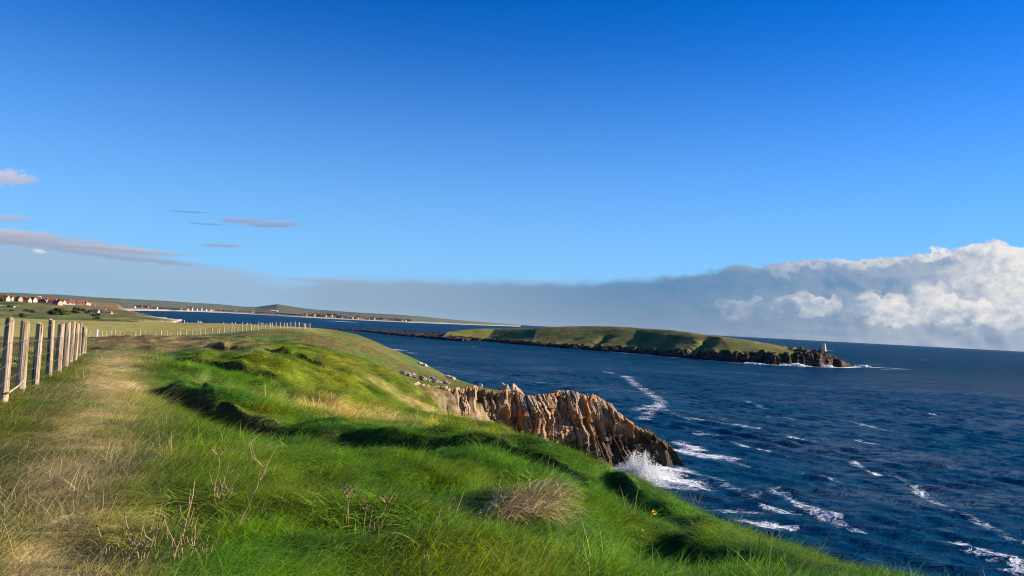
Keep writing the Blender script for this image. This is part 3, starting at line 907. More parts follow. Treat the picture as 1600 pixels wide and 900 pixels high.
def build_sea():
    ths = np.radians(np.concatenate([np.arange(-85, -36, 1.2), np.arange(-36, 37, .17), np.arange(37, 86, 1.2)]))
    rs = np.exp(np.concatenate([np.arange(math.log(8), math.log(60), .06), np.arange(math.log(60), math.log(420), .0058), np.arange(math.log(420), math.log(2500), .012), np.arange(math.log(2500), math.log(22000), .06)]))
    R, T = np.meshgrid(rs, ths, indexing='ij')
    x = (R * np.sin(T)).ravel(); y = (R * np.cos(T)).ravel(); r = R.ravel()
    z = np.zeros_like(x); dx = np.zeros_like(x); dy = np.zeros_like(x)
    g = np.random.default_rng(5)
    for k in range(46):
        L = 1.7 * (9 / 1.7) ** g.random()
        a = math.radians(250) + g.normal() * .55
        kx, ky = math.cos(a), math.sin(a)
        amp = 0.0070 * L * (0.6 + .8 * g.random()) * np.clip(1.6 - r * .006 / L * 2.0, 0, 1)
        amp = amp * (0.55 + 0.9 * np.clip(.5 + fbm(x / 40 + k, y / 40, 2) * 1.6, 0, 1))
        ph = 2 * math.pi / L * (kx * x + ky * y) + g.random() * 6.28
        z += amp * np.sin(ph); dx += amp * .8 * kx * np.cos(ph); dy += amp * .8 * ky * np.cos(ph)
    f = grid_faces(len(rs), len(ths))[:, ::-1]
    foam = np.zeros_like(x)
    wob = fbm(x / 6, y / 6, 4) * 6
    for pts, w, s in FOAM:
        pl = [tuple(SEA(*p)[:2]) for p in pts]
        m = (np.abs(x - np.mean([p[0] for p in pl])) < 250) & (np.abs(y - np.mean([p[1] for p in pl])) < 600)
        d = seg_dist(x[m], y[m], pl)
        foam[m] = np.maximum(foam[m], s * np.exp(-((d + wob[m] * w * .12) / w) ** 2))
    # surf along the island's foot
    pl = [tuple(SEA(*p)[:2]) for p in ISL_NEAR]
    m = r > 400
    d = seg_dist(x[m], y[m], pl[5:])
    foam[m] = np.maximum(foam[m], np.clip(1.15 * np.exp(-(d / 7.5) ** 2) * (1.0 + 1.4 * fbm(x[m] / 22, y[m] / 22, 3)), 0, 1.2))
    v = np.stack([x + dx, y + dy, z], 1)
    me = mesh_np('sea', v, f, True)
    flt_attr(me, 'foam', foam)
    return obj('sea', me, MAT['sea'], kind='structure', label='dark blue choppy sea with streaks of foam')


build_sea()


# ------------------------------------------------------------------ island, reef, far shore
def interp(px, table):
    t = np.array(table, float)
    return np.interp(px, t[:, 0], t[:, 1])


def build_island():
    S_ = np.linspace(690, 1337, 420)
    near = np.array([SEA(*p)[:2] for p in ISL_NEAR]); npx = [p[0] for p in ISL_NEAR]
    cx = np.interp(S_, npx, near[:, 0]); cy = np.interp(S_, npx, near[:, 1])
    wid = interp(S_, [(690, 70), (760, 150), (900, 210), (1050, 210), (1200, 150), (1270, 90), (1310, 45), (1337, 6)])
    top = interp(S_, [(690, 9.5), (705, 11.5), (740, 14.5), (800, 17.8), (860, 21.5), (900, 23.6), (950, 25.6), (1000, 26.0), (1050, 25.0), (1100, 23.4), (1160, 21.0), (1200, 19.2), (1235, 16.5), (1260, 13.8), (1290, 11.5), (1310, 8.5), (1328, 4), (1337, .2)])
    cl = interp(S_, [(690, 3.2), (760, 3.4), (850, 3.8), (1000, 5.5), (1080, 7), (1150, 8.5), (1220, 9.5), (1260, 11), (1290, 10.5), (1315, 7), (1337, .2)])
    tv = np.concatenate([np.linspace(-.03, .12, 46), np.linspace(.125, .6, 70), np.linspace(.61, 1.02, 30)])
    Sg, Tg = np.meshgrid(np.arange(len(S_)), tv, indexing='ij')
    dirx, diry = .10, .995
    jag = fbm(S_ / 9.0, S_ * 0, 4) * 16 + fbm(S_ / 2.5, S_ * 0 + 3, 3) * 6
    X = cx[:, None] + (Tg * wid[:, None] + (jag * np.clip((S_ - 700) / 120, .3, 1))[:, None] * (1 - sstep(Tg, .03, .14))) * dirx
    Y = cy[:, None] + (Tg * wid[:, None] + (jag * .5)[:, None] * (1 - sstep(Tg, .03, .14))) * diry
    cliff = sstep(Tg, -.015, .028) * .8 + sstep(Tg, .02, .07) * .2
    rise = sstep(Tg, .02, .56) * .55 + np.clip((Tg - .03) / .5, 0, 1) * .45
    back = 1 - sstep(Tg, .70, 1.0)
    Z = (cl[:, None] * cliff + np.maximum(top - cl, 0)[:, None] * rise) * back - 0.8
    nz = fbm(X / 24, Y / 24, 4); n2 = fbm(X / 5, Y / 5, 4)
    Z += (nz * 1.5 + fbm(X / 70, Y / 70, 3) * 1.6) * sstep(Tg, .05, .25) * back * np.clip(top / 20, 0, 1)[:, None]
    face = sstep(Tg, -.03, .0) * (1 - sstep(Tg, .06, .13))
    tip = sstep(S_, 1235, 1275)[:, None]
    face = np.maximum(face, tip * back * sstep(Tg, -.03, 0))
    Z += face * (n2 * 5.5 + fbm(X / 2.2, Y / 2.2, 3) * 2.2) * np.clip(cl / 5, .2, 2)[:, None]
    # gullies cutting down to the shore
    for (p0, t0, p1, t1, w, dep) in [(1085, .03, 1135, .42, 10, 7.5), (1035, .06, 1062, .34, 9, 4.0), (925, .05, 950, .3, 8, 2.8), (1222, .0, 1226, .09, 5, 5), (1240, .0, 1246, .1, 5, 5.5), (880, .12, 905, .25, 8, 2.2), (770, .1, 795, .3, 7, 2), (1000, .03, 1012, .18, 7, 3)]:
        tt = np.clip((Tg - t0) / (t1 - t0), -.2, 1.1)
        pc = p0 + (p1 - p0) * tt + fbm(Tg * 20, Tg * 0 + p0, 2) * 8
        on = sstep(Tg, t0 - .06, t0) * (1 - sstep(Tg, t1 * .8, t1 * 1.15))
        Z -= .75 * dep * on * np.exp(-((S_[:, None] - pc) / w) ** 2)
    rock = np.clip(1 - sstep(Tg, .03, .085) + 0 * Z, 0, 1)
    rock = np.maximum(rock, sstep(S_, 1228, 1262)[:, None] * sstep(Z * -1, -14.5, -11.5))
    rock = np.maximum(rock, sstep(S_, 1268, 1285)[:, None] + 0 * Z)
    v = np.stack([X, Y, Z], -1).reshape(-1, 3)
    me = mesh_np('island', v, grid_faces(*X.shape)[:, ::-1], True)
    flt_attr(me, 'rock', rock.ravel())
    o = obj('island', me, MAT['island'], kind='structure', label='long low grassy island with dark rocky shore')
    return X, Y, Z, S_, tv


IX, IY, IZ, IS, IT = build_island()


def build_reef():
    S_ = np.linspace(505, 735, 260)
    npx = [505, 530, 560, 600, 640, 680, 700, 735]
    npy = [513.5, 515.5, 517.5, 521.5, 526, 529.5, 531.5, 534]
    pts = np.array([SEA(a, b)[:2] for a, b in zip(npx, npy)])
    cx = np.interp(S_, npx, pts[:, 0]); cy = np.interp(S_, npx, pts[:, 1])
    wid = interp(S_, [(505, 20), (540, 60), (600, 110), (660, 130), (735, 60)])
    tp = interp(S_, [(505, .8), (540, 2.4), (580, 4.2), (620, 5.2), (660, 5.8), (690, 6.8), (735, 5)])
    tv = np.linspace(-.04, 1.04, 60)
    Sg, Tg = np.meshgrid(S_, tv, indexing='ij')
    X = cx[:, None] + 0 * Tg; Y = cy[:, None] + Tg * wid[:, None] + (fbm(S_ / 7, S_ * 0 + 2, 4) * 26)[:, None]
    step = np.floor(Tg * 5 + fbm(X / 12, Y / 30, 3) * 3) / 5
    Z = tp[:, None] * (sstep(Tg, -.02, .06) * .55 + np.clip(step, 0, .9) * .5) * (1 - sstep(Tg, .85, 1.0)) + fbm(X / 5, Y / 8, 4) * 3.0 * sstep(Tg, -.02, .1) - .7
    v = np.stack([X, Y, Z], -1).reshape(-1, 3)
    me = mesh_np('reef', v, grid_faces(*X.shape)[:, ::-1], False)
    flt_attr(me, 'rock', np.ones(len(v)))
    obj('reef', me, MAT['island'], kind='structure', label='flat dark ledges of rock running out to the island')


build_reef()

FS_PX = [-60, 0, 100, 190, 250, 300, 350, 400, 440, 480, 520, 560, 600, 640, 680, 700, 730, 760, 790, 815]
FS_D = [2600, 2600, 2500, 2300, 3000, 3700, 4100, 4150, 3950, 3750, 3800, 3900, 4050, 4250, 4600, 4900, 5300, 5900, 6700, 7600]
FS_SKY = [(-60, 454), (0, 457), (30, 457.5), (60, 459.5), (90, 460), (150, 464.5), (200, 467), (260, 470), (300, 473), (340, 475), (380, 479), (400, 479.5), (420, 477), (433, 475.3), (445, 477), (470, 481), (500, 484.5), (515, 485), (540, 487), (580, 489.5), (620, 491.5), (660, 494.5), (690, 497.5), (720, 500.5), (760, 503.5), (800, 506.3), (815, 507.2)]


def build_far_shore():
    S_ = np.linspace(-60, 815, 560)
    d0 = np.interp(S_, FS_PX, FS_D)
    back = interp(S_, [(-60, 4000), (200, 4200), (400, 3600), (433, 3300), (480, 3000), (560, 1800), (680, 1100), (760, 600), (815, 150)])
    tv = np.concatenate([np.linspace(-.02, .1, 14), np.linspace(.12, 1.0, 52), np.linspace(1.03, 1.4, 8)])
    X = np.zeros((len(S_), len(tv))); Y = X.copy(); Z = X.copy(); Cc = np.zeros(X.shape + (3,))
    sky = interp(S_, FS_SKY)
    for i, s in enumerate(S_):
        dd = d0[i] + tv * back[i]
        q = ray(s, 480.0)
        X[i] = q[0] * dd; Y[i] = dd
        zt = EYE + ray(s, sky[i])[2] * (d0[i] + back[i])
        prof = np.where(tv < 1, sstep(tv, 0.0, .06) * .10 + .35 * np.clip((tv - .04) / .96, 0, 1) + .55 * np.clip((tv - .1) / .9, 0, 1) ** 2, np.maximum(1 - ((tv - 1) / .4) ** 2 * 1.2, -.05))
        Z[i] = zt * prof - .6 * (tv < .02)
    Z += fbm(X / 380, Y / 700, 4) * 10 * sstep(tv, .15, .5)[None] * (1 - sstep(tv, .85, 1.0))[None] * np.clip((800 - S_) / 300, 0, 1)[:, None]
    Tg = np.broadcast_to(tv, X.shape)
    n = fbm(X / 300, Y / 900, 4)
    c = mixn(np.broadcast_to(np.array([.15, .15, .085]), X.shape + (3,)), np.array([.21, .15, .09]), np.clip(n * 4 + .3, 0, 1))
    br = (1 - sstep(Tg, .10, .2))
    c = mixn(c, np.array([.26, .19, .11]), br * np.clip(.8 + n, 0, 1))
    c = mixn(c, np.array([.125, .15, .10]), sstep(Tg, .3, .55))  # hill colour greyed and lightened to paint in distance haze
    sand = (1 - sstep(Tg, .030, .048))
    c = mixn(c, np.array([.50, .43, .34]), sand)
    c = mixn(c, np.array([.36, .36, .35]), (sstep(S_, 620, 700)[:, None]) * (1 - sstep(Tg, .2, .3)))
    v = np.stack([X, Y, Z], -1).reshape(-1, 3)
    me = mesh_np('hills', v, grid_faces(*X.shape)[:, ::-1], True)
    col_attr(me, 'zone', c.reshape(-1, 3))
    obj('hills', me, MAT['far'], kind='structure', label='low hills and sandy shore across the bay')
    return S_, tv, Z, d0, back


FS = build_far_shore()


def far_pt(px, tt):
    S_, tv, Z, d0, back = FS
    i = int(np.clip(np.searchsorted(S_, px), 0, len(S_) - 1))
    d = d0[i] + tt * back[i]
    z = float(np.interp(tt, tv, Z[i]))
    q = ray(px, 480.0)
    return (q[0] * d, d, z), d


# ------------------------------------------------------------------ the cliff outcrop
def build_outcrop():
    tp = [(628, 597), (660, 601), (700, 609), (740, 607), (780, 611), (830, 617), (868, 612), (892, 610), (930, 622), (960, 640), (985, 660), (1010, 672), (1040, 690), (1058, 706), (1072, 728)]
    S_ = np.linspace(628, 1072, 700)
    df = interp(S_, [(628, 97), (700, 104), (780, 111), (860, 117), (930, 121.5), (1000, 125.5), (1072, 129)])   # foot of the face
    lean = interp(S_, [(628, 3), (780, 4.5), (880, 5), (960, 5), (1040, 4), (1072, .5)])
    ty = interp(S_, tp) + fbm(S_ / 14, S_ * 0 + 7, 4) * 7 * np.clip((1072 - S_) / 60, 0, 1)
    qx = np.array([ray(s, 660.0)[0] for s in S_])
    zt = np.array([EYE + ray(s, y)[2] * (d + l) for s, y, d, l in zip(S_, ty, df, lean)])
    # strata relief along the face
    def strata(u, zz):
        # folded beds: thin plates standing on edge, bent and broken by joints
        k = np.clip((u + 8) / 34, 0, 1)
        w = u + zz * (0.06 + .5 * k) + np.sin(u * .33 + 1.0) * zz * .07 + fbm(u / 6.0, zz / 5.0, 3) * 1.8
        def hsh(a_, b_=0): return _perm[np.asarray(a_, np.int64) % 512, np.asarray(b_, np.int64) % 512]
        def beds(width, seed, blk):
            q = w / width + seed; b = np.floor(q); fr = q - b
            ln = np.floor(zz / blk + hsh(b, seed) * 9 + fbm(w / 1.1, zz / 1.1, 2) * .5)
            crack = np.minimum(fr, 1 - fr)
            return hsh(b, seed + 3) * .55 + hsh(b + ln * 7, seed + 9) * .45, 1 - sstep(crack, 0, .11), b
        A, ca, ia = beds(1.5, 11, 3.4)
        B, cb, ib = beds(.62, 37, 1.9)
        c = np.abs(fbm(w / 0.30 + 2, zz / 1.6, 2)) * 2.0
        big = fbm(w / 8.5 + 2, zz / 9, 3)
        strata.tone = hsh(ib, 71) * .6 + hsh(ia, 5) * .4
        step = np.floor(fbm(w / 3.4 + 60, zz / 2.2, 3) * 11) / 11
        return big * 7.6 + step * 3.0 + (A - .5) * 2.3 + (B - .5) * 1.25 + (c - .35) * .25 - ca * .5 - cb * .32
    nv = 170
    tv = np.linspace(0, 1, nv)
    U = (qx * df)
    Xf = np.zeros((len(S_), nv)); Yf = Xf.copy(); Zf = Xf.copy()
    for i in range(len(S_)):
        zz = -1.5 + (zt[i] + 1.5) * tv
        Zf[i] = zz
    Ug = np.broadcast_to(U[:, None], Zf.shape)
    edge = np.clip((1072 - S_) / 40, 0.08, 1)[:, None]
    relief = strata(Ug, Zf)
    rel = relief * edge * (1 - .6 * sstep(tv, .93, 1.0))[None]
    bulge = (np.sin(np.clip(tv, 0, 1) * math.pi * .5) ** 1.4)[None]
    Yf = df[:, None] + lean[:, None] * bulge - rel
    Xf = qx[:, None] * (df[:, None] + lean[:, None] * bulge) + rel * .25
    Zf = Zf + fbm(Ug / .8, Zf / 2.5, 3) * .25
    # the top and the seaward back
    back_t = np.linspace(0, 1, 26)[1:]
    wid = interp(S_, [(628, 10), (780, 12), (880, 12), (980, 9), (1040, 5), (1072, .6)])
    Yb = Yf[:, -1:] + back_t[None] * wid[:, None]
    Xb = Xf[:, -1:] + back_t[None] * wid[:, None] * .12
    Zb = Zf[:, -1:] - (back_t[None] ** 2.2) * (Zf[:, -1:] + 1.5) - sstep(back_t, 0, .3)[None] * .7 * edge + fbm(Xb / 1.6, Yb / 1.6, 4) * 1.8 * edge * (1 - back_t[None] ** 4)
    X = np.concatenate([Xf, Xb], 1); Y = np.concatenate([Yf, Yb], 1); Z = np.concatenate([Zf, Zb], 1)
    base = np.array([U[len(U) // 2], float(df[len(U) // 2]), 0.0])
    root = empty('sea_cliff', tuple(base), 'jagged orange and brown rock headland of upright strata above breaking waves', 'cliff')
    v = np.stack([X, Y, Z], -1).reshape(-1, 3) - base
    me = mesh_np('rock_face', v, grid_faces(*X.shape)[:, ::-1], False)
    flt_attr(me, 'bed', np.concatenate([strata.tone, np.repeat(strata.tone[:, -1:], Xb.shape[1], 1)], 1).ravel())
    obj('rock_face', me, MAT['rock'], root)
    # upright slabs standing proud of the face
    g = random.Random(3)
    for k in range(84):
        i = g.randrange(110, len(S_) - 40)
        j = g.randrange(0, nv - 20)
        H = zt[i] + 1.5
        h = g.uniform(1.0, 3.4) * (0.6 + .6 * H / 12); h = min(h, H * .7)
        w = g.uniform(.7, 2.0); dp = g.uniform(.9, 1.6)
        if k < 20: zt_ = zt[i] + g.uniform(-.9, .12) * float(edge[i, 0]); z0 = zt_ - h
        else:
            z0 = -1 + g.random() * max(.5, H - h - .5); zt_ = z0 + h
        t0 = np.clip((z0 + 1.5) / H, 0, 1); t1 = np.clip((zt_ + 1.5) / H, 0, 1)
        j0 = int(t0 * (nv - 1)); j1 = int(t1 * (nv - 1))
        p0 = np.array([Xf[i, j0], Yf[i, j0], z0]); p1 = np.array([Xf[i, j1], Yf[i, j1], zt_])
        vs_ = []; nlev = 5
        tw = g.uniform(-.5, .5)
        for l in range(nlev):
            f = l / (nlev - 1)
            c = p0 * (1 - f) + p1 * f
            ww = w * (1 - .35 * f) * g.uniform(.8, 1.15); dd = dp * (1 - .2 * f) * g.uniform(.8, 1.1)
            c = c + np.array([g.uniform(-.15, .15) - f * h * (.06 + .4 * min(max((i - 250) / 450, 0), 1)), g.uniform(-.12, .12) + .28, 0])
            for (sx, sy) in ((-1, -.55), (-.1, -1), (.8, -.75), (1, .9), (-1, .9)):
                a = tw
                ox = sx * ww * .5 * g.uniform(.85, 1.15); oy = sy * dd * .5 * g.uniform(.85, 1.15)
                oz = (sx * .35 * g.uniform(.2, 1.2) + g.uniform(-.2, .2)) if l == nlev - 1 else 0
                vs_.append(c + np.array([ox * math.cos(a) - oy * math.sin(a), ox * math.sin(a) + oy * math.cos(a), oz]) - base)
        fs = []
        for l in range(nlev - 1):
            for q in range(5):
                a = l * 5 + q; b = l * 5 + (q + 1) % 5
                fs.append((a, b, b + 5, a + 5))
        fs.append(tuple(range((nlev - 1) * 5, nlev * 5)))
        me = mesh_np('rock_slab', np.array(vs_), fs)
        obj('rock_slab', me, MAT['rock'], root)
    return S_, zt, Xf, Yf


OUT = build_outcrop()


# ------------------------------------------------------------------ loose stones
def boulder_mesh(sx, sy, sz, seed, sub=3, rough=.28):
    bm = bmesh.new()
    bmesh.ops.create_icosphere(bm, subdivisions=sub, radius=1)
    for v in bm.verts:
        n = mnoise.fractal(v.co * 1.3 + Vector((seed * 7.3, seed, 0)), .8, 2.1, 4)
        # flatten into facets
        k = 1 + n * rough
        v.co = Vector((v.co.x * k * sx, v.co.y * k * sy, max(v.co.z * k, -.45) * sz))
        v.co.x = round(v.co.x / (sx * .28)) * sx * .28 * .5 + v.co.x * .5
        v.co.z = round(v.co.z / (sz * .3)) * sz * .3 * .4 + v.co.z * .6
    me = bpy.data.meshes.new('boulder'); bm.to_mesh(me); bm.free()
    return me


for i, (px, py, d, sx, sz, lab) in enumerate([
        (788, 607, 133, .95, 1.15, 'blocky tan boulder standing on the headland edge, left of the pointed one'),
        (806, 609, 134, 1.35, 1.25, 'pointed tan boulder on the headland edge beside the blocky one')]):
    q = P(px, py + 6, d)
    me = boulder_mesh(sx, sx * .8, sz, 10 + i, 3, .4)
    if i == 1:
        for v in me.vertices:
            f = max(0, v.co.z / sz); v.co.x = v.co.x * (1 - .6 * f) - .4 * f
    o = obj('boulder', me, MAT['tan_wall'], label=lab, category='boulder')
    o.location = (q[0], q[1], max(Hp(q[0], q[1]), q[2]) + .3)

g = random.Random(21)
for i in range(30):
    px = g.uniform(626, 698); f = (px - 626) / 72
    py = 598 + f * 12 + g.uniform(-3, 5)
    d = 111 + f * 5 + g.uniform(-1.5, 2)
    q = P(px, py, d)
    s = g.uniform(.18, .5)
    me = boulder_mesh(s * g.uniform(.9, 1.7), s, s * g.uniform(.6, 1.0), 30 + i, 2, .45)
    o = obj('loose_rock', me, MAT['stone'], label='pale loose rock scattered along the headland edge left of the cliff', category='rock', group='loose rocks along the headland edge')
    o.location = (q[0], q[1], max(Hp(q[0], q[1]), q[2]) + .05); o.rotation_euler = (0, 0, g.random() * 6)
for i, (px, py, d) in enumerate([(657, 573, 150), (663, 575, 149), (700, 591, 141), (706, 593, 140), (750, 603, 137)]):
    q = P(px, py, d); s = .45
    o = obj('skyline_rock', boulder_mesh(s * 1.3, s, s * .9, 70 + i, 2, .4), MAT['pale_stone'], label='small pale rock on the grassy headland skyline against the sea', category='rock', group='rocks on the headland skyline')
    o.location = (q[0], q[1], Hp(q[0], q[1]) + .15)


# ------------------------------------------------------------------ spray at the foot of the cliff
def build_spray():
    g = np.random.default_rng(9)
    vs_, fs = [], []
    octa = np.array([(1, 0, 0), (-1, 0, 0), (0, 1, 0), (0, -1, 0), (0, 0, 1), (0, 0, -1)], float)
    of = [(0, 2, 4), (2, 1, 4), (1, 3, 4), (3, 0, 4), (2, 0, 5), (1, 2, 5), (3, 1, 5), (0, 3, 5)]
    base = SEA(1000, 748)
    cs, ss = [], []
    for (px, py, rx, hz, n, big) in [(985, 744, 2.5, 3.0, 12000, 0), (1000, 748, 3.2, 3.2, 16000, 0), (1022, 746, 3.2, 1.6, 9000, 0), (965, 747, 2.2, 1.8, 5000, 0), (1045, 742, 2.5, .7, 2500, 0),
                                     (992, 747, 2.4, 1.1, 1800, 1), (1012, 747, 3.2, .5, 1500, 1), (975, 747, 1.8, .7, 600, 1)]:
        c = SEA(px, py)
        a = g.random(n) * 6.283; rr = np.abs(g.normal(size=n)) * .5 * rx
        hh = g.random(n) ** 2.0 * hz * np.exp(-(rr / rx) ** 2) * (1 + .35 * np.sin(a * 5 + px))
        sz = (.012 + .038 * g.random(n) ** 2) if not big else (.05 + .08 * g.random(n))
        cs.append(np.stack([c[0] + np.cos(a) * rr + hh * .15, c[1] + np.sin(a) * rr * .7, hh + .02], 1) - base)
        ss.append(np.stack([sz * (1 + g.random(n) * .8), sz, sz * (.8 + g.random(n) * .8)], 1))
    cs = np.concatenate(cs); ss = np.concatenate(ss)
    vs_ = [(octa[None] * ss[:, None] + cs[:, None]).reshape(-1, 3)]
    fs = [(np.array(of)[None] + 6 * np.arange(len(cs))[:, None, None]).reshape(-1, 3)]
    me = mesh_np('sea_spray', np.concatenate(vs_), np.concatenate(fs), True)
    o = obj('sea_spray', me, MAT['spray'], kind='stuff', label='white spray bursting at the foot of the rock headland', category='spray')
    o.location = tuple(base)
    # lower surf along the island
    vs_, fs, k = [], [], 0
    base = SEA(1270, 572)
    for (px, py, rx, hz, n) in [(1270, 572.3, 10, 4.5, 700), (1245, 571.8, 9, 2.2, 400), (1225, 570.8, 8, 1.5, 260), (1292, 573.6, 8, 2, 260), (1350, 573.5, 8, 1.8, 360), (1180, 568.5, 10, 1.2, 240)]:
        c = SEA(px, py)
        for _ in range(n):
            a = g.random() * 6.283; rr = abs(g.normal()) * .5 * rx
            hh = g.random() ** 1.6 * hz * math.exp(-(rr / rx) ** 2)
            s = .2 + .5 * g.random() ** 2
            p = np.array([c[0] + math.cos(a) * rr, c[1] + math.sin(a) * rr * .4, hh]) - base
            vs_.append(octa * s * np.array([1.5, 1, .8]) + p); fs.append(np.array(of) + k); k += 6
    me = mesh_np('island_surf', np.concatenate(vs_), np.concatenate(fs), True)
    o = obj('island_surf', me, MAT['spray'], kind='stuff', label='white surf breaking on the island rocks', category='surf')
    o.location = tuple(base)


build_spray()


# ------------------------------------------------------------------ fences
def tube_mesh(name, pts, rad, n=6, cap=True):
    pts = [Vector(p) for p in pts]
    if not hasattr(rad, '__len__'): rad = [rad] * len(pts)
    vs_, fs = [], []
    up = Vector((0.31, 0.17, 1)).normalized()
    for i, p in enumerate(pts):
        d = (pts[min(i + 1, len(pts) - 1)] - pts[max(i - 1, 0)])
        d = d.normalized() if d.length > 1e-9 else Vector((0, 0, 1))
        a = d.cross(up)
        if a.length < .05: a = d.cross(Vector((1, 0, 0)))
        a.normalize(); b = d.cross(a)
        for k in range(n):
            an = 6.28318 * k / n
            vs_.append(p + (a * math.cos(an) + b * math.sin(an)) * rad[i])
    for i in range(len(pts) - 1):
        for k in range(n):
            k2 = (k + 1) % n
            fs.append((i * n + k, i * n + k2, (i + 1) * n + k2, (i + 1) * n + k))
    if cap:
        fs.append(tuple(range(n))[::-1]); fs.append(tuple((len(pts) - 1) * n + k for k in range(n)))
    me = bpy.data.meshes.new(name); me.from_pydata([tuple(v) for v in vs_], [], fs); me.update()
    return me


def round_post(h, r, seed, n=12):
    g = random.Random(seed)
    vs_, fs = [], []
    levels = [-.35, 0, .12, .3, .5, .7, .86, .97, 1.0]
    ph = [g.uniform(-.08, .08) for _ in range(n)]
    lx, ly = g.uniform(-.02, .02), g.uniform(-.02, .02)
    for li, f in enumerate(levels):
        rr = r * (1.06 - .1 * max(f, 0)) * (0.9 if f == 1.0 else 1)
        for k in range(n):
            a = 6.28318 * k / n
            q = rr * (1 + ph[k] + g.uniform(-.02, .02) + .04 * math.sin(3 * a + seed))
            zz = h * f + (g.uniform(-.01, .01) if li > 6 else 0) + (math.cos(a + seed) * .018 if li >= 7 else 0)
            vs_.append((q * math.cos(a) + lx * f, q * math.sin(a) + ly * f, zz))
    for l in range(len(levels) - 1):
        for k in range(n):
            k2 = (k + 1) % n
            fs.append((l * n + k, l * n + k2, (l + 1) * n + k2, (l + 1) * n + k))
    fs.append(tuple((len(levels) - 1) * n + k for k in range(n)))
    me = bpy.data.meshes.new('post'); me.from_pydata(vs_, [], fs); me.update()
    return me


def build_fence():
    base = Vector(on_ground(*FENCE_PX[1]))
    root = empty('stock_fence', base, 'weathered round wooden posts with wire netting running beside the dry track', 'fence')
    pts = [Vector(on_ground(*c)) for c in FENCE_PX]
    dirv = (pts[0] - pts[1]); pre = pts[0] + dirv * 1.0
    pre.z = Hp(pre.x, pre.y)
    allp = [pre] + pts
    g = random.Random(4)
    tops = []
    for i, p in enumerate(allp):
        h = [1.20, 1.24, 1.19, 1.16, 1.24, 1.16, 1.17, 1.16, 1.14, 1.12, 1.0, .95][i]
        o = obj('post', round_post(h, .064 + g.uniform(-.008, .007), i), MAT['wood'], root)
        o.location = p - base; o.rotation_euler = (g.uniform(-.015, .015), g.uniform(-.018, .018), 0)
        tops.append((p - base, h))
    for hz in (.98, .72, .50, .30, .12):
        line = []
        for i, (p, h) in enumerate(tops):
            line.append(p + Vector((.085, -.03, hz * h)))
            if i < len(tops) - 1:
                m = (p + tops[i + 1][0]) * .5; line.append(m + Vector((.085, -.03, hz * h - .012)))
        obj('wire', tube_mesh('wire', line, .0034 if hz > .9 else .0026, 4), MAT['wire'], root)
    # upright strands of the netting: one joined part
    vs_, fs, k = [], [], 0
    for i in range(len(tops) - 1):
        (a, ha), (b, hb) = tops[i], tops[i + 1]
        nn = max(3, int((b - a).length / .22))
        for q in range(1, nn):
            f = q / nn
            p = a.lerp(b, f) + Vector((.085, -.03, 0)); hh = ha + (hb - ha) * f
            r = .0024
            for (ox, oy) in ((-r, -r), (r, -r), (0, r)):
                vs_ += [(p.x + ox, p.y + oy, p.z + .1 * hh), (p.x + ox, p.y + oy, p.z + .73 * hh)]
            for s in range(3):
                s2 = (s + 1) % 3
                fs.append((k + 2 * s, k + 2 * s2, k + 2 * s2 + 1, k + 2 * s + 1))
            k += 6
    me = bpy.data.meshes.new('netting'); me.from_pydata(vs_, [], fs); me.update()
    obj('netting', me, MAT['wire'], root, kind='stuff')
    # a low brace lying between the first two posts
    a, b = pts[0] - base, pts[1] - base
    obj('brace', tube_mesh('brace', [a + Vector((.10, -.05, .16)), (a + b) * .5 + Vector((.12, -.05, .18)), b + Vector((.09, -.06, .21))], [.016, .015, .016], 7), MAT['wood'], root)


build_fence()


def build_field_fence():
    pl = [(133, 527.5, 128), (148, 527.5, 130), (220, 527.5, 136), (300, 527.5, 141), (400, 527, 146), (452, 524.5, 150), (486, 520, 156)]
    px = [p[0] for p in pl]; dd = [p[2] for p in pl]
    base = Vector(on_ground(300, 527, 141))
    root = empty('field_fence', base, 'long low fence of pale posts and wire across the far edge of the brown bank', 'fence')
    xs = list(np.linspace(134, 330, 26)) + list(np.linspace(338, 484, 26))
    g = random.Random(8)
    line = []
    shared = [round_post(1.25, .085, 40 + k, 7) for k in range(4)]
    for i, x in enumerate(xs):
        x += g.uniform(-2, 2)
        d = float(np.interp(x, px, dd))
        p = Vector(on_ground(x, 520, d))
        o = obj('post', shared[i % 4], MAT['pale_wood'], root)
        o.location = p - base
        s = g.uniform(.85, 1.15); w = 1.25 if i % 5 == 0 else .85
        if i > 26: w *= 1.15
        o.scale = (w, w, s)
        line.append(p - base)
    for hz in (.35, .75, 1.08):
        obj('wire', tube_mesh('wire', [q + Vector((0, -.1, hz)) for q in line], .014, 4), MAT['wire'], root)
    p = Vector(on_ground(151, 525, 118))
    w = obj('marker_post', round_post(1.35, .17, 77, 10), MAT['white_wall'], label='stout white marker post where the two fences meet', category='post')
    w.location = p


build_field_fence()


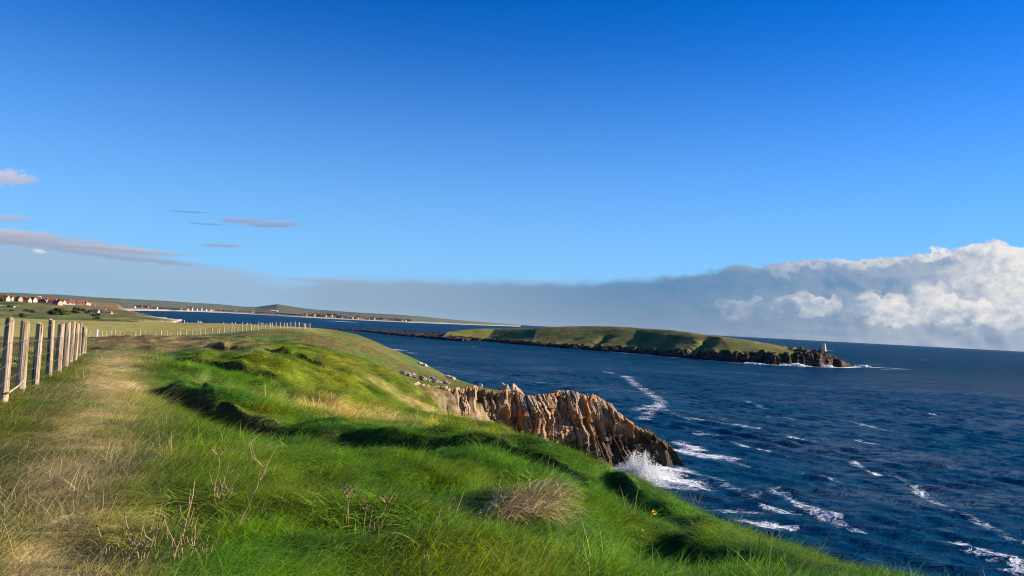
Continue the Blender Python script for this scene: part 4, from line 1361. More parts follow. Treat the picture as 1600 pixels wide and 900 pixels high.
def build_shore_fence():
    base = Vector(on_ground(380, 509, 352))
    root = empty('shore_fence', base, 'row of thin pale posts on the far field edge against the bay', 'fence')
    g = random.Random(15)
    me = round_post(1.5, .12, 90, 6)
    line = []
    for i in range(32):
        x = 262 + i * 6.2 + g.uniform(-1.5, 1.5)
        d = 352 - abs(x - 340) * .05
        p = Vector(on_ground(x, 508, d))
        o = obj('post', me, MAT['white_wall'] if i % 3 == 0 else MAT['pale_wood'], root); o.location = p - base
        s = g.uniform(.6, 1.35); o.scale = (1.2, 1.2, s)
        line.append(p - base + Vector((0, 0, .8)))
    obj('wire', tube_mesh('wire', line, .02, 4), MAT['wire'], root)
    for i, (x, w, h, lab) in enumerate([(309, .9, 2.2, 'tallest white stone on the field edge by the bay'), (315, .6, 1.9, 'narrow white stone beside the tallest one on the field edge'), (323, .5, 1.4, 'small white stone right of the pair on the field edge'), (276, .5, 1.3, 'white stone left of the pair on the field edge')]):
        p = on_ground(x, 508, 350)
        bm = bmesh.new(); bmesh.ops.create_cube(bm, size=1)
        bmesh.ops.scale(bm, vec=(w, w * .5, h), verts=bm.verts)
        bmesh.ops.translate(bm, vec=(0, 0, h * .5 - .2), verts=bm.verts)
        bmesh.ops.bevel(bm, geom=[e for e in bm.edges], offset=w * .18, segments=2, affect='EDGES')
        me = bpy.data.meshes.new('standing_stone'); bm.to_mesh(me); bm.free()
        o = obj('standing_stone', me, MAT['white_wall'], label=lab, category='stone'); o.location = p


build_shore_fence()


# ------------------------------------------------------------------ buildings
def box(name, sx, sy, sz, mat, parent, loc=(0, 0, 0), rot=(0, 0, 0)):
    v = [(-sx / 2, -sy / 2, 0), (sx / 2, -sy / 2, 0), (sx / 2, sy / 2, 0), (-sx / 2, sy / 2, 0), (-sx / 2, -sy / 2, sz), (sx / 2, -sy / 2, sz), (sx / 2, sy / 2, sz), (-sx / 2, sy / 2, sz)]
    f = [(3, 2, 1, 0), (4, 5, 6, 7), (0, 1, 5, 4), (1, 2, 6, 5), (2, 3, 7, 6), (3, 0, 4, 7)]
    me = bpy.data.meshes.new(name); me.from_pydata(v, [], f); me.update()
    o = obj(name, me, mat, parent); o.location = loc; o.rotation_euler = rot
    return o


def house(loc, L, W, Hh, rise, wall, roof, label, group=None, rz=0.0, chimney=True, windows=2, name='house', cat='house', flat=False):
    root = empty(name, loc, label, cat, group, rz)
    x, y = L / 2, W / 2
    # gabled walls, sunk a metre so that they stand in sloping ground
    v = [(-x, -y, -1.5), (x, -y, -1.5), (x, y, -1.5), (-x, y, -1.5), (-x, -y, Hh), (x, -y, Hh), (x, y, Hh), (-x, y, Hh)]
    f = [(0, 1, 5, 4), (2, 3, 7, 6)]
    if flat:
        f += [(1, 2, 6, 5), (3, 0, 4, 7), (4, 5, 6, 7)]
    else:
        v += [(x, 0, Hh + rise), (-x, 0, Hh + rise)]
        f += [(1, 2, 6, 8, 5), (3, 0, 4, 9, 7)]
    me = bpy.data.meshes.new('wall'); me.from_pydata(v, [], f); me.update()
    obj('wall', me, wall, root)
    if not flat:
        o_, e = .35, .25
        k = rise / y
        rv = []
        for s in (-1, 1):
            for (yy, zz) in ((s * (y + o_), Hh - o_ * k + .05), (0, Hh + rise + .05), (0, Hh + rise + e), (s * (y + o_), Hh - o_ * k + e)):
                rv += [(-x - o_, yy, zz), (x + o_, yy, zz)]
        rf = []
        for b in (0, 8):
            q = lambda i: b + i
            rf += [(q(0), q(1), q(3), q(2)), (q(4), q(5), q(7), q(6)), (q(0), q(2), q(4), q(6)), (q(1), q(7), q(5), q(3)), (q(0), q(6), q(7), q(1))]
        me = bpy.data.meshes.new('roof'); me.from_pydata(rv, [], rf); me.update()
        ro = obj('roof', me, roof, root)
        if chimney:
            box('chimney', .9, .7, 1.3, wall, ro, (x * .7, 0, Hh + rise - .2))
    else:
        ro = box('roof', L + .4, W + .4, .3, roof, root, (0, 0, Hh + .003))
    for i in range(windows):
        wx = -x + L * (i + .5) / windows
        box('window', L / windows * .38, .08, Hh * .42, MAT['window'], root, (wx, -y - .03, Hh * .32))
    return root


WALLS = {'white': 'white_wall', 'cream': 'cream_wall', 'tan': 'tan_wall', 'grey': 'grey_wall'}
ROOFS = {'red': 'red_roof', 'brown': 'brown_roof', 'dark': 'slate_roof'}
g = random.Random(12)
VILLAGE = []
# (px, metres ahead, length, width, wall height, wall, roof)
spec = [(4, 1290, 16, 9, 4.5, 'cream', 'red'), (14, 1330, 9, 7, 4, 'tan', 'brown'), (25, 1420, 12, 8, 4.5, 'cream', 'red'), (31, 1480, 11, 8, 5, 'tan', 'red'), (38, 1440, 14, 8, 4.5, 'cream', 'red'), (46, 1500, 12, 8, 4, 'tan', 'brown'),
        (51, 1380, 9, 8, 4.5, 'cream', 'red'), (58, 1400, 10, 8, 4.5, 'cream', 'red'), (62, 1470, 12, 8, 5, 'cream', 'brown'), (70, 1420, 9, 7, 4.5, 'tan', 'red'), (75, 1500, 10, 8, 4.5, 'cream', 'red'),
        (82, 1350, 11, 8, 4, 'cream', 'red'), (93, 1420, 11, 8, 5, 'cream', 'brown'), (99, 1480, 10, 8, 5, 'cream', 'red'), (106, 1400, 13, 8, 4, 'cream', 'red'), (112, 1520, 11, 8, 4.5, 'tan', 'red'),
        (90, 1310, 13, 8, 3.5, 'tan', 'red'), (117, 1470, 9, 7, 4.5, 'tan', 'brown'), (121, 1550, 9, 8, 4.5, 'cream', 'red'), (34, 1390, 11, 7, 4, 'cream', 'brown'), (42, 1360, 10, 7, 4, 'cream', 'red'), (66, 1350, 9, 7, 3.5, 'tan', 'brown'),
        (8, 1370, 10, 8, 5, 'cream', 'red'), (29, 1350, 9, 7, 4, 'tan', 'red'), (48, 1440, 11, 8, 5, 'tan', 'red'), (79, 1440, 10, 8, 5, 'tan', 'red'), (96, 1360, 9, 7, 4, 'cream', 'red'), (103, 1560, 12, 8, 5, 'tan', 'red'), (110, 1340, 12, 7, 3.6, 'white', 'red'), (126, 1460, 10, 7, 4, 'tan', 'red'), (134, 1500, 9, 7, 4, 'tan', 'red'), (19, 1550, 12, 8, 5, 'tan', 'red'), (55, 1560, 13, 8, 5, 'tan', 'brown'), (87, 1560, 12, 8, 5, 'tan', 'red')]
for (px, d, L, W, Hh, wl, rf) in spec:
    q = on_ground(px, 475, d)
    house(q, L * 1.15, W * 1.1, Hh, W * .5, MAT[WALLS[wl]], MAT[ROOFS[rf]], f'small {wl} walled house with {rf} roof in the village left of the bay',
          'village houses left of the bay', rz=g.uniform(-.5, .5))
house(on_ground(131, 472, 1560), 13, 10, 8, 2.5, MAT['white_wall'], MAT['cream_wall'], 'tall pale block rising at the right end of the village', rz=.2, name='apartment_house', windows=4)
house(on_ground(138, 473, 1570), 7, 8, 6, 2, MAT['cream_wall'], MAT['red_roof'], 'low cream annexe beside the tall pale block in the village', rz=.1, name='house')
for i, px in enumerate((146, 153)):
    house(on_ground(px, 474, 1680), 8, 6, 3, 1.6, MAT['white_wall'], MAT['brown_roof'], ['white shed nearest the tall pale block at the village end', 'last white shed at the right end of the village'][i], rz=.1, name='shed', cat='shed', windows=1, chimney=False)
house(on_ground(10, 478, 1030), 19, 7, 1.9, .5, MAT['white_wall'], MAT['white_wall'], 'long low white shed at the photo left edge below the village', rz=.06, name='long_shed', cat='shed', chimney=False, windows=3)
house(on_ground(163, 487, 1060), 7, 9, 3.8, 3.0, MAT['white_wall'], MAT['slate_roof'], 'white gabled house with dark roof alone on the dunes below the village', rz=1.25, windows=1)
house(on_ground(148, 486.5, 1075), 11, 7, 3.0, 2.4, MAT['cream_wall'], MAT['slate_roof'], 'dark roofed cream cottage left of the white gabled house on the dunes', rz=.1)
house(on_ground(170, 488.5, 1050), 9, 6, 2.4, 1.6, MAT['cream_wall'], MAT['red_roof'], 'low red roofed cottage right of the white gabled house on the dunes', rz=-.1)
house(on_ground(62, 461, 2480), 8, 6, 7, 2, MAT['white_wall'], MAT['white_wall'], 'lone white house on the hill behind the village', rz=.1, chimney=False)

far_specs = [  # px, depth share, L, H, wall, roof, label
    (202, .10, 42, 6, 'white', 'grey', 'long white house leftmost on the shore across the bay'), (241, .06, 26, 6, 'white', 'dark', 'white house left of the dark sheds across the bay'),
    (216, .14, 30, 9, 'grey', 'dark', 'tall dark building behind the leftmost white house across the bay'), (226, .15, 34, 8, 'grey', 'dark', 'dark building right of the tall one across the bay'), (233, .15, 22, 9, 'grey', 'dark', 'dark stub building beside the dark row across the bay'),
    (262, .05, 110, 8, 'grey', 'dark', 'long dark grey shed across the bay'), (284, .05, 60, 8, 'cream', 'brown', 'long tan building left of the white terrace across the bay'),
    (297, .05, 26, 16, 'white', 'dark', 'first tall house of the white terrace across the bay'), (305, .05, 24, 13, 'white', 'dark', 'second house of the white terrace across the bay'), (312, .05, 24, 17, 'white', 'dark', 'third house of the white terrace across the bay'),
    (320, .05, 22, 12, 'white', 'dark', 'last house of the white terrace across the bay'), (325, .045, 34, 11, 'cream', 'brown', 'cream house right of the white terrace across the bay'), (330, .05, 20, 11, 'white', 'dark', 'white house right of the cream one across the bay'),
    (345, .08, 50, 8, 'grey', 'brown', 'low grey building right of the white houses across the bay'), (360, .07, 42, 8, 'grey', 'dark', 'dark barn midway along the shore across the bay'),
    (379, .10, 48, 8, 'white', 'dark', 'wide white house below the round hill across the bay'), (390, .10, 36, 7, 'white', 'dark', 'white house right of the wide one below the round hill'), (429, .30, 40, 9, 'white', 'white', 'lone white house on the flank of the round hill'),
    (410, .06, 70, 9, 'grey', 'dark', 'long dark barn below the round hill'), (421, .05, 44, 8, 'tan', 'brown', 'tan building right of the dark barn across the bay'), (436, .05, 50, 9, 'tan', 'brown', 'tan building second right of the dark barn across the bay'),
    (450, .05, 60, 8, 'tan', 'dark', 'tan dark-roofed building across the bay below the low ridge'), (466, .06, 60, 8, 'grey', 'brown', 'grey brown-roofed building across the bay below the low ridge')]
for (px, tt, L, Hh, wl, rf, lab) in far_specs:
    q, d = far_pt(px, tt)
    house(q, L, max(12, L * .35), Hh * .72, 3.0, MAT[WALLS[wl]], MAT.get(ROOFS.get(rf, ''), MAT['white_wall'] if rf == 'white' else MAT['grey_wall']), lab, 'buildings across the bay', rz=g.uniform(-.25, .1) + .25, chimney=False, windows=2, name='shore_building', cat='building')
g2 = random.Random(31)
for k in range(46):     # ruins, walls and barns strung along the tan shore
    px = 478 + k * 3.6 + g2.uniform(-1, 1)
    q, d = far_pt(px, g2.uniform(.05, .35))
    house(q, g2.uniform(14, 34), 12, g2.uniform(5, 10), 3, MAT['tan_wall'] if k % 3 else MAT['grey_wall'], MAT['slate_roof'] if k % 2 else MAT['brown_roof'], 'tiny tan building strung along the far tan shore behind the reef', 'tiny buildings along the far tan shore', rz=g2.uniform(-.4, .4), chimney=False, windows=0, name='distant_building', cat='building')


# ------------------------------------------------------------------ beacon on the island's point
def build_beacon():
    i = int(np.argmin(np.abs(IS - 1287)))
    j = int(np.argmin(np.abs(IT - .30)))
    p = Vector((IX[i, j], IY[i, j], IZ[i, j]))
    d = p.y; p.x = P(1287, 549.5, d)[0]
    target_top = P(1287, 536.5, d)[2]
    base_z = P(1287, 549.5, d)[2]
    root = empty('stone_beacon', (p.x, p.y, base_z), 'pale tapering stone beacon tower on the rocky tip of the island', 'beacon')
    h = target_top - base_z
    me = mesh_np('plinth', [(sx * 2.5, sy * 2.5, z) for z in (min(p.z - base_z, 0) - 2.0, 0.35) for sx, sy in ((-1, -1), (1, -1), (1, 1), (-1, 1))], [(0, 1, 5, 4), (1, 2, 6, 5), (2, 3, 7, 6), (3, 0, 4, 7), (4, 5, 6, 7)])
    obj('plinth', me, MAT['grey_wall'], root)
    vs_, fs = [], []
    lv = [(0, 2.2), (.2, 2.05), (.4, 1.85), (.6, 1.58), (.8, 1.3), (.93, 1.08), (1.0, .65)]
    n = 14
    for f, r in lv:
        for k in range(n):
            a = 6.28318 * k / n
            vs_.append((r * math.cos(a), r * math.sin(a), .352 + f * (h - .35)))
    for l in range(len(lv) - 1):
        for k in range(n):
            k2 = (k + 1) % n
            fs.append((l * n + k, l * n + k2, (l + 1) * n + k2, (l + 1) * n + k))
    fs.append(tuple((len(lv) - 1) * n + k for k in range(n)))
    obj('tower', mesh_np('tower', vs_, fs), MAT['beacon'], root)


build_beacon()


# ------------------------------------------------------------------ bushes below the village
def leaf_clump(n, rx, ry, rz, leaf, seed):
    g = np.random.default_rng(seed)
    vs_, fs = [], []
    for k in range(n):
        u = g.normal(size=3); u /= np.linalg.norm(u); u *= g.random() ** .45
        c = np.array([u[0] * rx, u[1] * ry, abs(u[2]) * rz * .9 + rz * .15])
        c *= 1 + .25 * math.sin(u[0] * 5 + seed) * math.cos(u[1] * 4)
        a = g.normal(size=3); a /= np.linalg.norm(a); b = np.cross(a, g.normal(size=3)); b /= np.linalg.norm(b)
        s = leaf * (.6 + .8 * g.random())
        i = len(vs_)
        vs_ += [c - a * s, c + b * s * .6, c + a * s, c - b * s * .6]; fs.append((i, i + 1, i + 2, i + 3))
    return mesh_np('foliage', np.array(vs_), fs)


def bush(loc, rx, rz, seed, label, group=None):
    root = empty('bush', loc, label, 'bush', group)
    obj('foliage', leaf_clump(420, rx, rx * .7, rz, rx * .16, seed), MAT['bush'], root)
    obj('stem', tube_mesh('stem', [(0, 0, -.5), (.05 * rx, 0, rz * .3), (0, .05, rz * .7)], [rx * .06, rx * .045, rx * .02], 6), MAT['bark'], root)
    return root


g = random.Random(77)
for i, (px, py, d, rx, rz, lab) in enumerate([
        (42, 486, 700, 3.4, 3.2, 'dark bush leftmost of the clump below the village roofs'), (50, 486, 705, 3.0, 2.8, 'dark bush right of the leftmost clump below the village'),
        (90, 490, 640, 7.5, 5.5, 'largest dark bush above the fence posts'), (97, 488, 660, 5.0, 4.4, 'rounded bush right of the largest dark bush'), (84, 491, 630, 4.2, 3.6, 'low dark bush left of the largest dark bush'),
        (120, 480, 1150, 6, 4.5, 'green bush behind the white gabled dune house'), (128, 481, 1120, 5, 4, 'small bush beside the green one behind the dune house'), (138, 484, 1080, 4, 3, 'dark bush beside the cream cottage on the dunes'),
        (3, 463, 1250, 5, 6, 'dark tree-like bush at the photo left edge by the village')]):
    bush(on_ground(px, py, d), rx, rz, 100 + i, lab)
for i in range(14):
    px = g.uniform(0, 185); d = g.uniform(430, 980)
    q = on_ground(px, 490, d)
    if q[2] < 1: continue
    r = g.uniform(1.6, 4.2)
    bush(q, r, r * .7, 200 + i, 'low dark scrub bush on the slope below the village', 'scrub bushes below the village')


# ------------------------------------------------------------------ grass
def blade_tuft(n, rad, hmin, hmax, width, bend, seed, seg=3, lean=.25, flat=0.0):
    """a clump of curved tapering blades, bending towards local +x"""
    g = np.random.default_rng(seed)
    vs_, fs, bvs = [], [], []
    for k in range(n):
        a = g.random() * 6.283; r = rad * math.sqrt(g.random())
        b0 = np.array([math.cos(a) * r, math.sin(a) * r, -.03])
        h = hmin + (hmax - hmin) * g.random() ** 1.3
        da = g.normal() * .75
        d = np.array([math.cos(da), math.sin(da), 0])
        bd = bend * (.5 + g.random()) ; ln = lean * (.3 + 1.2 * g.random())
        side = np.array([-d[1], d[0], 0]); tw = g.normal() * .6
        side = side * math.cos(tw) + d * math.sin(tw)
        w = width * (.6 + .7 * g.random())
        bv = g.random()
        i = len(vs_)
        for s in range(seg + 1):
            f = s / seg
            ang = ln + bd * f
            pos = b0 + h * np.array([0, 0, 1]) * (f * math.cos(min(ang * .75, 1.5))) + d * h * f * math.sin(min(ang, 1.55)) * (1 - flat * .0)
            ww = w * (1 - f) ** .7 * .5 if s < seg else 0
            if s < seg:
                vs_ += [pos - side * ww, pos + side * ww]; bvs += [bv, bv]
            else:
                vs_.append(pos); bvs.append(bv)
        for s in range(seg - 1):
            fs.append((i + 2 * s, i + 2 * s + 1, i + 2 * s + 3, i + 2 * s + 2))
        fs.append((i + 2 * seg - 2, i + 2 * seg - 1, i + 2 * seg))
    me = mesh_np('tuft', np.array(vs_), fs, True)
    flt_attr(me, 'bv', np.array(bvs))
    return me


def scatter_object(name, pts, rot, scale, tint, tone, idx, meshes, mat, label):
    me = mesh_np(name, pts, [])
    a = me.attributes.new('rot', 'FLOAT_VECTOR', 'POINT'); a.data.foreach_set('vector', rot.astype(np.float32).ravel())
    a = me.attributes.new('scl', 'FLOAT_VECTOR', 'POINT'); a.data.foreach_set('vector', scale.astype(np.float32).ravel())
    a = me.attributes.new('idx', 'INT', 'POINT'); a.data.foreach_set('value', idx.astype(np.int32))
    col_attr(me, 'tint', tint); flt_attr(me, 'tone', tone)
    src = bpy.data.collections.new(name + '_clumps')
    for i, m in enumerate(meshes):
        m.materials.append(mat)
        src.objects.link(bpy.data.objects.new(f'{name}_clump_{i:02d}', m))
    o = obj(name, me, mat, kind='stuff', label=label, category='grass')
    ng = bpy.data.node_groups.new(name + '_scatter', 'GeometryNodeTree')
    ng.interface.new_socket('Geometry', in_out='INPUT', socket_type='NodeSocketGeometry')
    ng.interface.new_socket('Geometry', in_out='OUTPUT', socket_type='NodeSocketGeometry')
    N = ng.nodes; Lk = ng.links
    gi = N.new('NodeGroupInput'); go = N.new('NodeGroupOutput')
    ci = N.new('GeometryNodeCollectionInfo'); ci.inputs['Collection'].default_value = src
    ci.inputs['Separate Children'].default_value = True; ci.inputs['Reset Children'].default_value = True
    ip = N.new('GeometryNodeInstanceOnPoints'); ip.inputs['Pick Instance'].default_value = True

    def na(nm, typ):
        n = N.new('GeometryNodeInputNamedAttribute'); n.data_type = typ; n.inputs['Name'].default_value = nm
        return n.outputs['Attribute']
    Lk.new(gi.outputs[0], ip.inputs['Points']); Lk.new(ci.outputs[0], ip.inputs['Instance'])
    Lk.new(na('idx', 'INT'), ip.inputs['Instance Index']); Lk.new(na('scl', 'FLOAT_VECTOR'), ip.inputs['Scale'])
    e2r = N.new('FunctionNodeEulerToRotation'); Lk.new(na('rot', 'FLOAT_VECTOR'), e2r.inputs[0]); Lk.new(e2r.outputs[0], ip.inputs['Rotation'])
    Lk.new(ip.outputs[0], go.inputs[0])
    md = o.modifiers.new('scatter', 'NODES'); md.node_group = ng
    return o


def normals_at(x, y, e=.08):
    z = Hland(x, y)
    zx = (Hland(x + e, y) - Hland(x - e, y)) / (2 * e); zy = (Hland(x, y + e) - Hland(x, y - e)) / (2 * e)
    return z, zx, zy


def build_grass():
    g = np.random.default_rng(3)
    # radial density: dense close by, thinning with distance
    rr = np.exp(np.linspace(math.log(2.6), math.log(135), 4000))
    dens = 190 * np.minimum(1, (7.5 / rr) ** 1.5)
    th0, th1 = math.radians(-40), math.radians(37)
    cum = np.concatenate([[0], np.cumsum(.5 * (dens[1:] * rr[1:] + dens[:-1] * rr[:-1]) * np.diff(rr))]) * (th1 - th0)
    n = int(cum[-1])
    r = np.interp(g.random(n) * cum[-1], cum, rr)
    th = th0 + (th1 - th0) * g.random(n)
    x = r * np.sin(th); y = r * np.cos(th)
    ins = inside(x, y, LAND) | (seg_dist(x, y, LAND, True) < np.clip(r / 12, .6, 6))
    x, y, r, th = x[ins], y[ins], r[ins], th[ins]
    z, zx, zy = normals_at(x, y)
    slope = np.hypot(zx, zy)
    c, st = zone(x, y)
    keep = (z > 8) & (slope < 3.0) & ~((slope > 1.3) & (r < 40) & (g.random(len(x)) < .5) & (x < -2))
    # thin on the track and on bare brown bank
    thin = np.where(r > 34, np.where((np.degrees(th) < -17) & (r < 125), .45, 1), 1)
    keep &= g.random(len(x)) < thin
    x, y, z, zx, zy, r, th, c, st, slope = [v[keep] for v in (x, y, z, zx, zy, r, th, c, st, slope)]
    n = len(x)
    # lie of the grass: wind from the left, plus downhill
    wx, wy = .85, .42
    lx = wx * .55 - zx * 1.6 + fbm(x / 1.9, y / 1.9, 3) * 1.6; ly = wy * .55 - zy * 1.6 + fbm(x / 1.9 + 30, y / 1.9, 3) * 1.6
    yaw = np.arctan2(ly, lx) + g.normal(size=n) * .35
    # tilt with the ground
    nx, ny, nz = -zx, -zy, np.ones(n)
    k = .75
    tiltx = np.arctan(-ny * k * -1 * -1); tilty = np.arctan(nx * k)
    # rotation about world axes applied after yaw: build euler from matrices
    cosy, siny = np.cos(yaw), np.sin(yaw)
    Nn = np.stack([nx * k, ny * k, nz], 1); Nn /= np.linalg.norm(Nn, axis=1, keepdims=True)
    F = np.stack([cosy, siny, np.zeros(n)], 1); F -= Nn * (F * Nn).sum(1, keepdims=True); F /= np.linalg.norm(F, axis=1, keepdims=True)
    B = np.cross(Nn, F)
    # matrix columns F,B,Nn -> euler XYZ
    R20, R21, R22 = F[:, 2], B[:, 2], Nn[:, 2]; R10, R00 = F[:, 1], F[:, 0]
    rot = np.stack([np.arctan2(R21, R22), -np.arcsin(np.clip(R20, -1, 1)), np.arctan2(R10, R00)], 1)
    s = np.clip(.85 + (r - 8) * .016, .85, 2.0) * (.75 + .5 * g.random(n))
    s *= 1 - .35 * np.exp(-(seg_dist(x, y, PATH) / .5) ** 2)
    patch = fbm(x / 1.3 + 70, y / 1.3, 3)
    hs = np.clip(1 + patch * 1.8, .45, 1.7)
    # tussocks: clumps of longer, paler grass with closer-cropped turf between
    nt = 900
    tr = np.exp(g.random(nt) * (math.log(34) - math.log(4)) + math.log(4)); ta = math.radians(-27) + math.radians(60) * g.random(nt)
    tx, ty_ = tr * np.sin(ta), tr * np.cos(ta); tw_ = (.14 + .22 * g.random(nt)) * np.clip(tr / 9, .8, 2.2)
    tus = np.zeros(n)
    for q in range(nt):
        tus = np.maximum(tus, np.exp(-((x - tx[q]) ** 2 + (y - ty_[q]) ** 2) / tw_[q] ** 2))
    tus *= r < 45
    hs = hs * (.66 + .55 * tus)
    bk = np.ones(n)
    for pts_, h_, w_ in BANKS[:2]:
        dbk = seg_dist(x, y, pts_); bk = np.minimum(bk, .45 + .55 * sstep(dbk, .25, 1.0))
    hs = hs * bk
    # short turf on the far headland and the bank beyond the track
    short = sstep(r, 26, 60)
    scale = np.stack([s, s, s * hs * (1 - .72 * short)], 1)
    isstraw = g.random(n) < np.clip(st * 1.0 + .012, 0, .85)
    nearleft = (np.degrees(th) < -23) & (r < 40)
    isstraw |= nearleft & (g.random(n) < .16)
    combed = (sstep(r, 16, 22) * (1 - sstep(r, 60, 85)) * sstep(np.degrees(th), -20, -12)) > g.random(n) * .9
    tone = np.clip(.5 + fbm(x / .6, y / .6, 2) * 1.2 + g.normal(size=n) * .16, 0, 1)
    tint = c * 1.6 * (.86 + .5 * tus)[:, None] * (1 + (tus - .3)[:, None] * np.array([.22, .04, 0]))
    P3 = np.stack([x, y, z], 1)
    # green blades
    gm = [blade_tuft(60, .17, .07, .20, .0065, .8, k, 3, .3) for k in range(4)] + [blade_tuft(46, .20, .13, .34, .007, 1.1, 20 + k, 4, .5) for k in range(4)] + \
         [blade_tuft(38, .22, .25, .55, .011, .8, 40 + k, 4, 1.05) for k in range(3)]
    G = ~isstraw
    idx = np.where(combed, 8 + (g.random(n) * 3).astype(int), np.where(g.random(n) < .35 + patch + .5 * tus, 4 + (g.random(n) * 4).astype(int), (g.random(n) * 4).astype(int)))
    idx = np.clip(idx, 0, 10)
    scatter_object('grass', P3[G], rot[G], scale[G], tint[G], tone[G], idx[G], gm, MAT['grass'], 'long windswept green grass over the cliff-top turf')
    sm = [blade_tuft(34, .17, .08, .26, .006, .9, 60 + k, 3, .5) for k in range(4)] + [blade_tuft(13, .16, .2, .56, .0062, .7, 70 + k, 3, .6) for k in range(2)]
    Sx = isstraw
    g5 = g.random(Sx.sum())[:, None]
    stt = (C_STRAW * (1 - g5) + np.array([.52, .40, .20]) * g5) * (.75 + .5 * g.random((Sx.sum(), 1)))
    mixf = np.clip(st[Sx] + .25, 0, 1)[:, None]
    stt = stt * mixf + (c[Sx] * 1.3 * .4 + stt * .6) * (1 - mixf)
    scatter_object('dry_grass', P3[Sx], rot[Sx], scale[Sx], stt, tone[Sx], (g.random(Sx.sum()) * 6).astype(int), sm, MAT['straw'], 'dry straw-coloured grass along the worn track and in tufts')


build_grass()


# ------------------------------------------------------------------ dead weeds, straw tussocks, flowers
def weed(px, py_base, d, stems, label, group=None):
    """stems: list of (lean x, lean y, height, kind)"""
    q = on_ground(px, py_base, d)
    root = empty('dead_weed', q, label, 'weed', group)
    g = random.Random(int(px * 31 + d * 7))
    for (lx, ly, h, kind) in stems:
        pts = []
        x0, y0 = g.uniform(-.03, .03), g.uniform(-.03, .03)
        w1, w2 = g.uniform(-.09, .09), g.uniform(-.07, .07)
        for k in range(8):
            f = k / 7
            pts.append((x0 + lx * f ** 1.2 + w1 * math.sin(f * 5) * h, y0 + ly * f + w2 * math.sin(f * 4) * h, -.05 + h * f))
        r0 = .0046 * (.8 + .5 * h)
        st = obj('stem', tube_mesh('stem', pts, [r0 * (1 - .5 * k / 7) for k in range(8)], 6), MAT['dead_stem'], root)
        tip = Vector(pts[-1])
        nb = {'umbel': 7, 'dock': 0, 'twig': 5, 'bare': 0}[kind]
        for b in range(nb):
            a = 6.28 * b / nb + g.random()
            if kind == 'umbel':
                L = g.uniform(.05, .09)
                e = tip + Vector((math.cos(a) * L * .8, math.sin(a) * L * .8, L * .8))
                obj('branch', tube_mesh('branch', [tip, tip.lerp(e, .5) + Vector((0, 0, -.006)), e], [.0035, .003, .0022], 4), MAT['dead_stem'], st)
                me = boulder_mesh(.011, .011, .007, b, 1, .4)
                o = obj('seed_head', me, MAT['seed'], st); o.location = e
            else:
                f = g.uniform(.35, .8); j = int(f * 7); p = Vector(pts[j])
                L = h * g.uniform(.2, .45)
                e = p + Vector((math.cos(a) * L * .7, math.sin(a) * L * .3, L * .85))
                m = p.lerp(e, .5) + Vector((math.cos(a) * L * .15, 0, -.02))
                obj('branch', tube_mesh('branch', [p, m, e], [.0034, .0028, .0018], 5), MAT['dead_stem'], st)
        if kind == 'dock':
            bm = bmesh.new()
            for k in range(26):
                f = g.uniform(.62, 1.0); j = min(6, int(f * 7)); p = Vector(pts[j]).lerp(Vector(pts[j + 1]), f * 7 - j)
                p = p + Vector((g.uniform(-.018, .018), g.uniform(-.018, .018), 0))
                bmesh.ops.create_icosphere(bm, subdivisions=1, radius=g.uniform(.007, .014), matrix=Matrix.Translation(p))
            me = bpy.data.meshes.new('seed_head'); bm.to_mesh(me); bm.free()
            obj('seed_head', me, MAT['seed'], st)
        if kind == 'twig':
            o = obj('seed_head', boulder_mesh(.008, .008, .012, 3, 1, .5), MAT['seed'], st); o.location = tip
    return root


weed(345, 800, 6.3, [(.05, .05, .42, 'twig'), (-.07, .0, .46, 'umbel'), (.12, 0, .34, 'twig')], 'dead stalks with one curled head, left of the tall bent stalk')
weed(366, 850, 5.5, [(.26, .1, .68, 'twig')], 'tall single dead stalk bending right, with forked tip')
weed(282, 890, 4.8, [(-.02, .05, .56, 'twig'), (.05, 0, .40, 'twig'), (-.10, 0, .34, 'twig'), (.10, .04, .36, 'bare')], 'bunch of branching pale dead stalks near the lower left')
weed(218, 900, 4.7, [(-.08, 0, .36, 'twig'), (.02, .04, .42, 'twig'), (.07, 0, .30, 'twig')], 'reddish twiggy dead weed left of the branching bunch')
weed(542, 840, 6.0, [(-.05, .04, .40, 'umbel'), (.02, 0, .36, 'umbel')], 'dead umbel stalks left of the bright straw stems')
weed(566, 848, 5.9, [(.12, .05, .42, 'umbel'), (.06, .02, .40, 'bare'), (.03, 0, .37, 'umbel'), (.16, .06, .36, 'twig')], 'fan of bright straw stems with flat heads in the near green turf')
weed(672, 850, 5.9, [(.09, .03, .30, 'bare'), (.05, 0, .24, 'twig')], 'thin pale stems in near turf right of the fan of stems')
weed(488, 898, 4.9, [(.16, .05, .20, 'bare'), (.08, .05, .16, 'bare')], 'short reddish stem leaning right near the bottom edge')
weed(598, 905, 4.9, [(0, .02, .16, 'bare'), (.04, .02, .12, 'twig')], 'stubby pale stem at the bottom edge of the turf')
weed(650, 905, 4.9, [(.07, .02, .17, 'twig'), (.02, .02, .10, 'bare')], 'short forked stem at the bottom edge right of the stubby one')
weed(180, 905, 4.7, [(-.12, .03, .30, 'twig'), (.04, .03, .26, 'twig'), (.12, 0, .22, 'bare')], 'pale twiggy weed at the bottom edge by the track')
weed(310, 898, 4.8, [(.05, 0, .24, 'twig'), (-.04, 0, .22, 'twig')], 'small brown seeded weed at the bottom edge right of the branching bunch')
weed(702, 695, 20.5, [(-.2, 0, .55, 'twig'), (.0, 0, .7, 'umbel'), (.22, 0, .5, 'twig')], 'dead flower stalks on the crest above the dark turf bank')
weed(735, 702, 20, [(.1, 0, .75, 'umbel'), (-.15, 0, .5, 'twig'), (.25, 0, .4, 'bare')], 'taller dead stalks right of those on the dark bank crest')
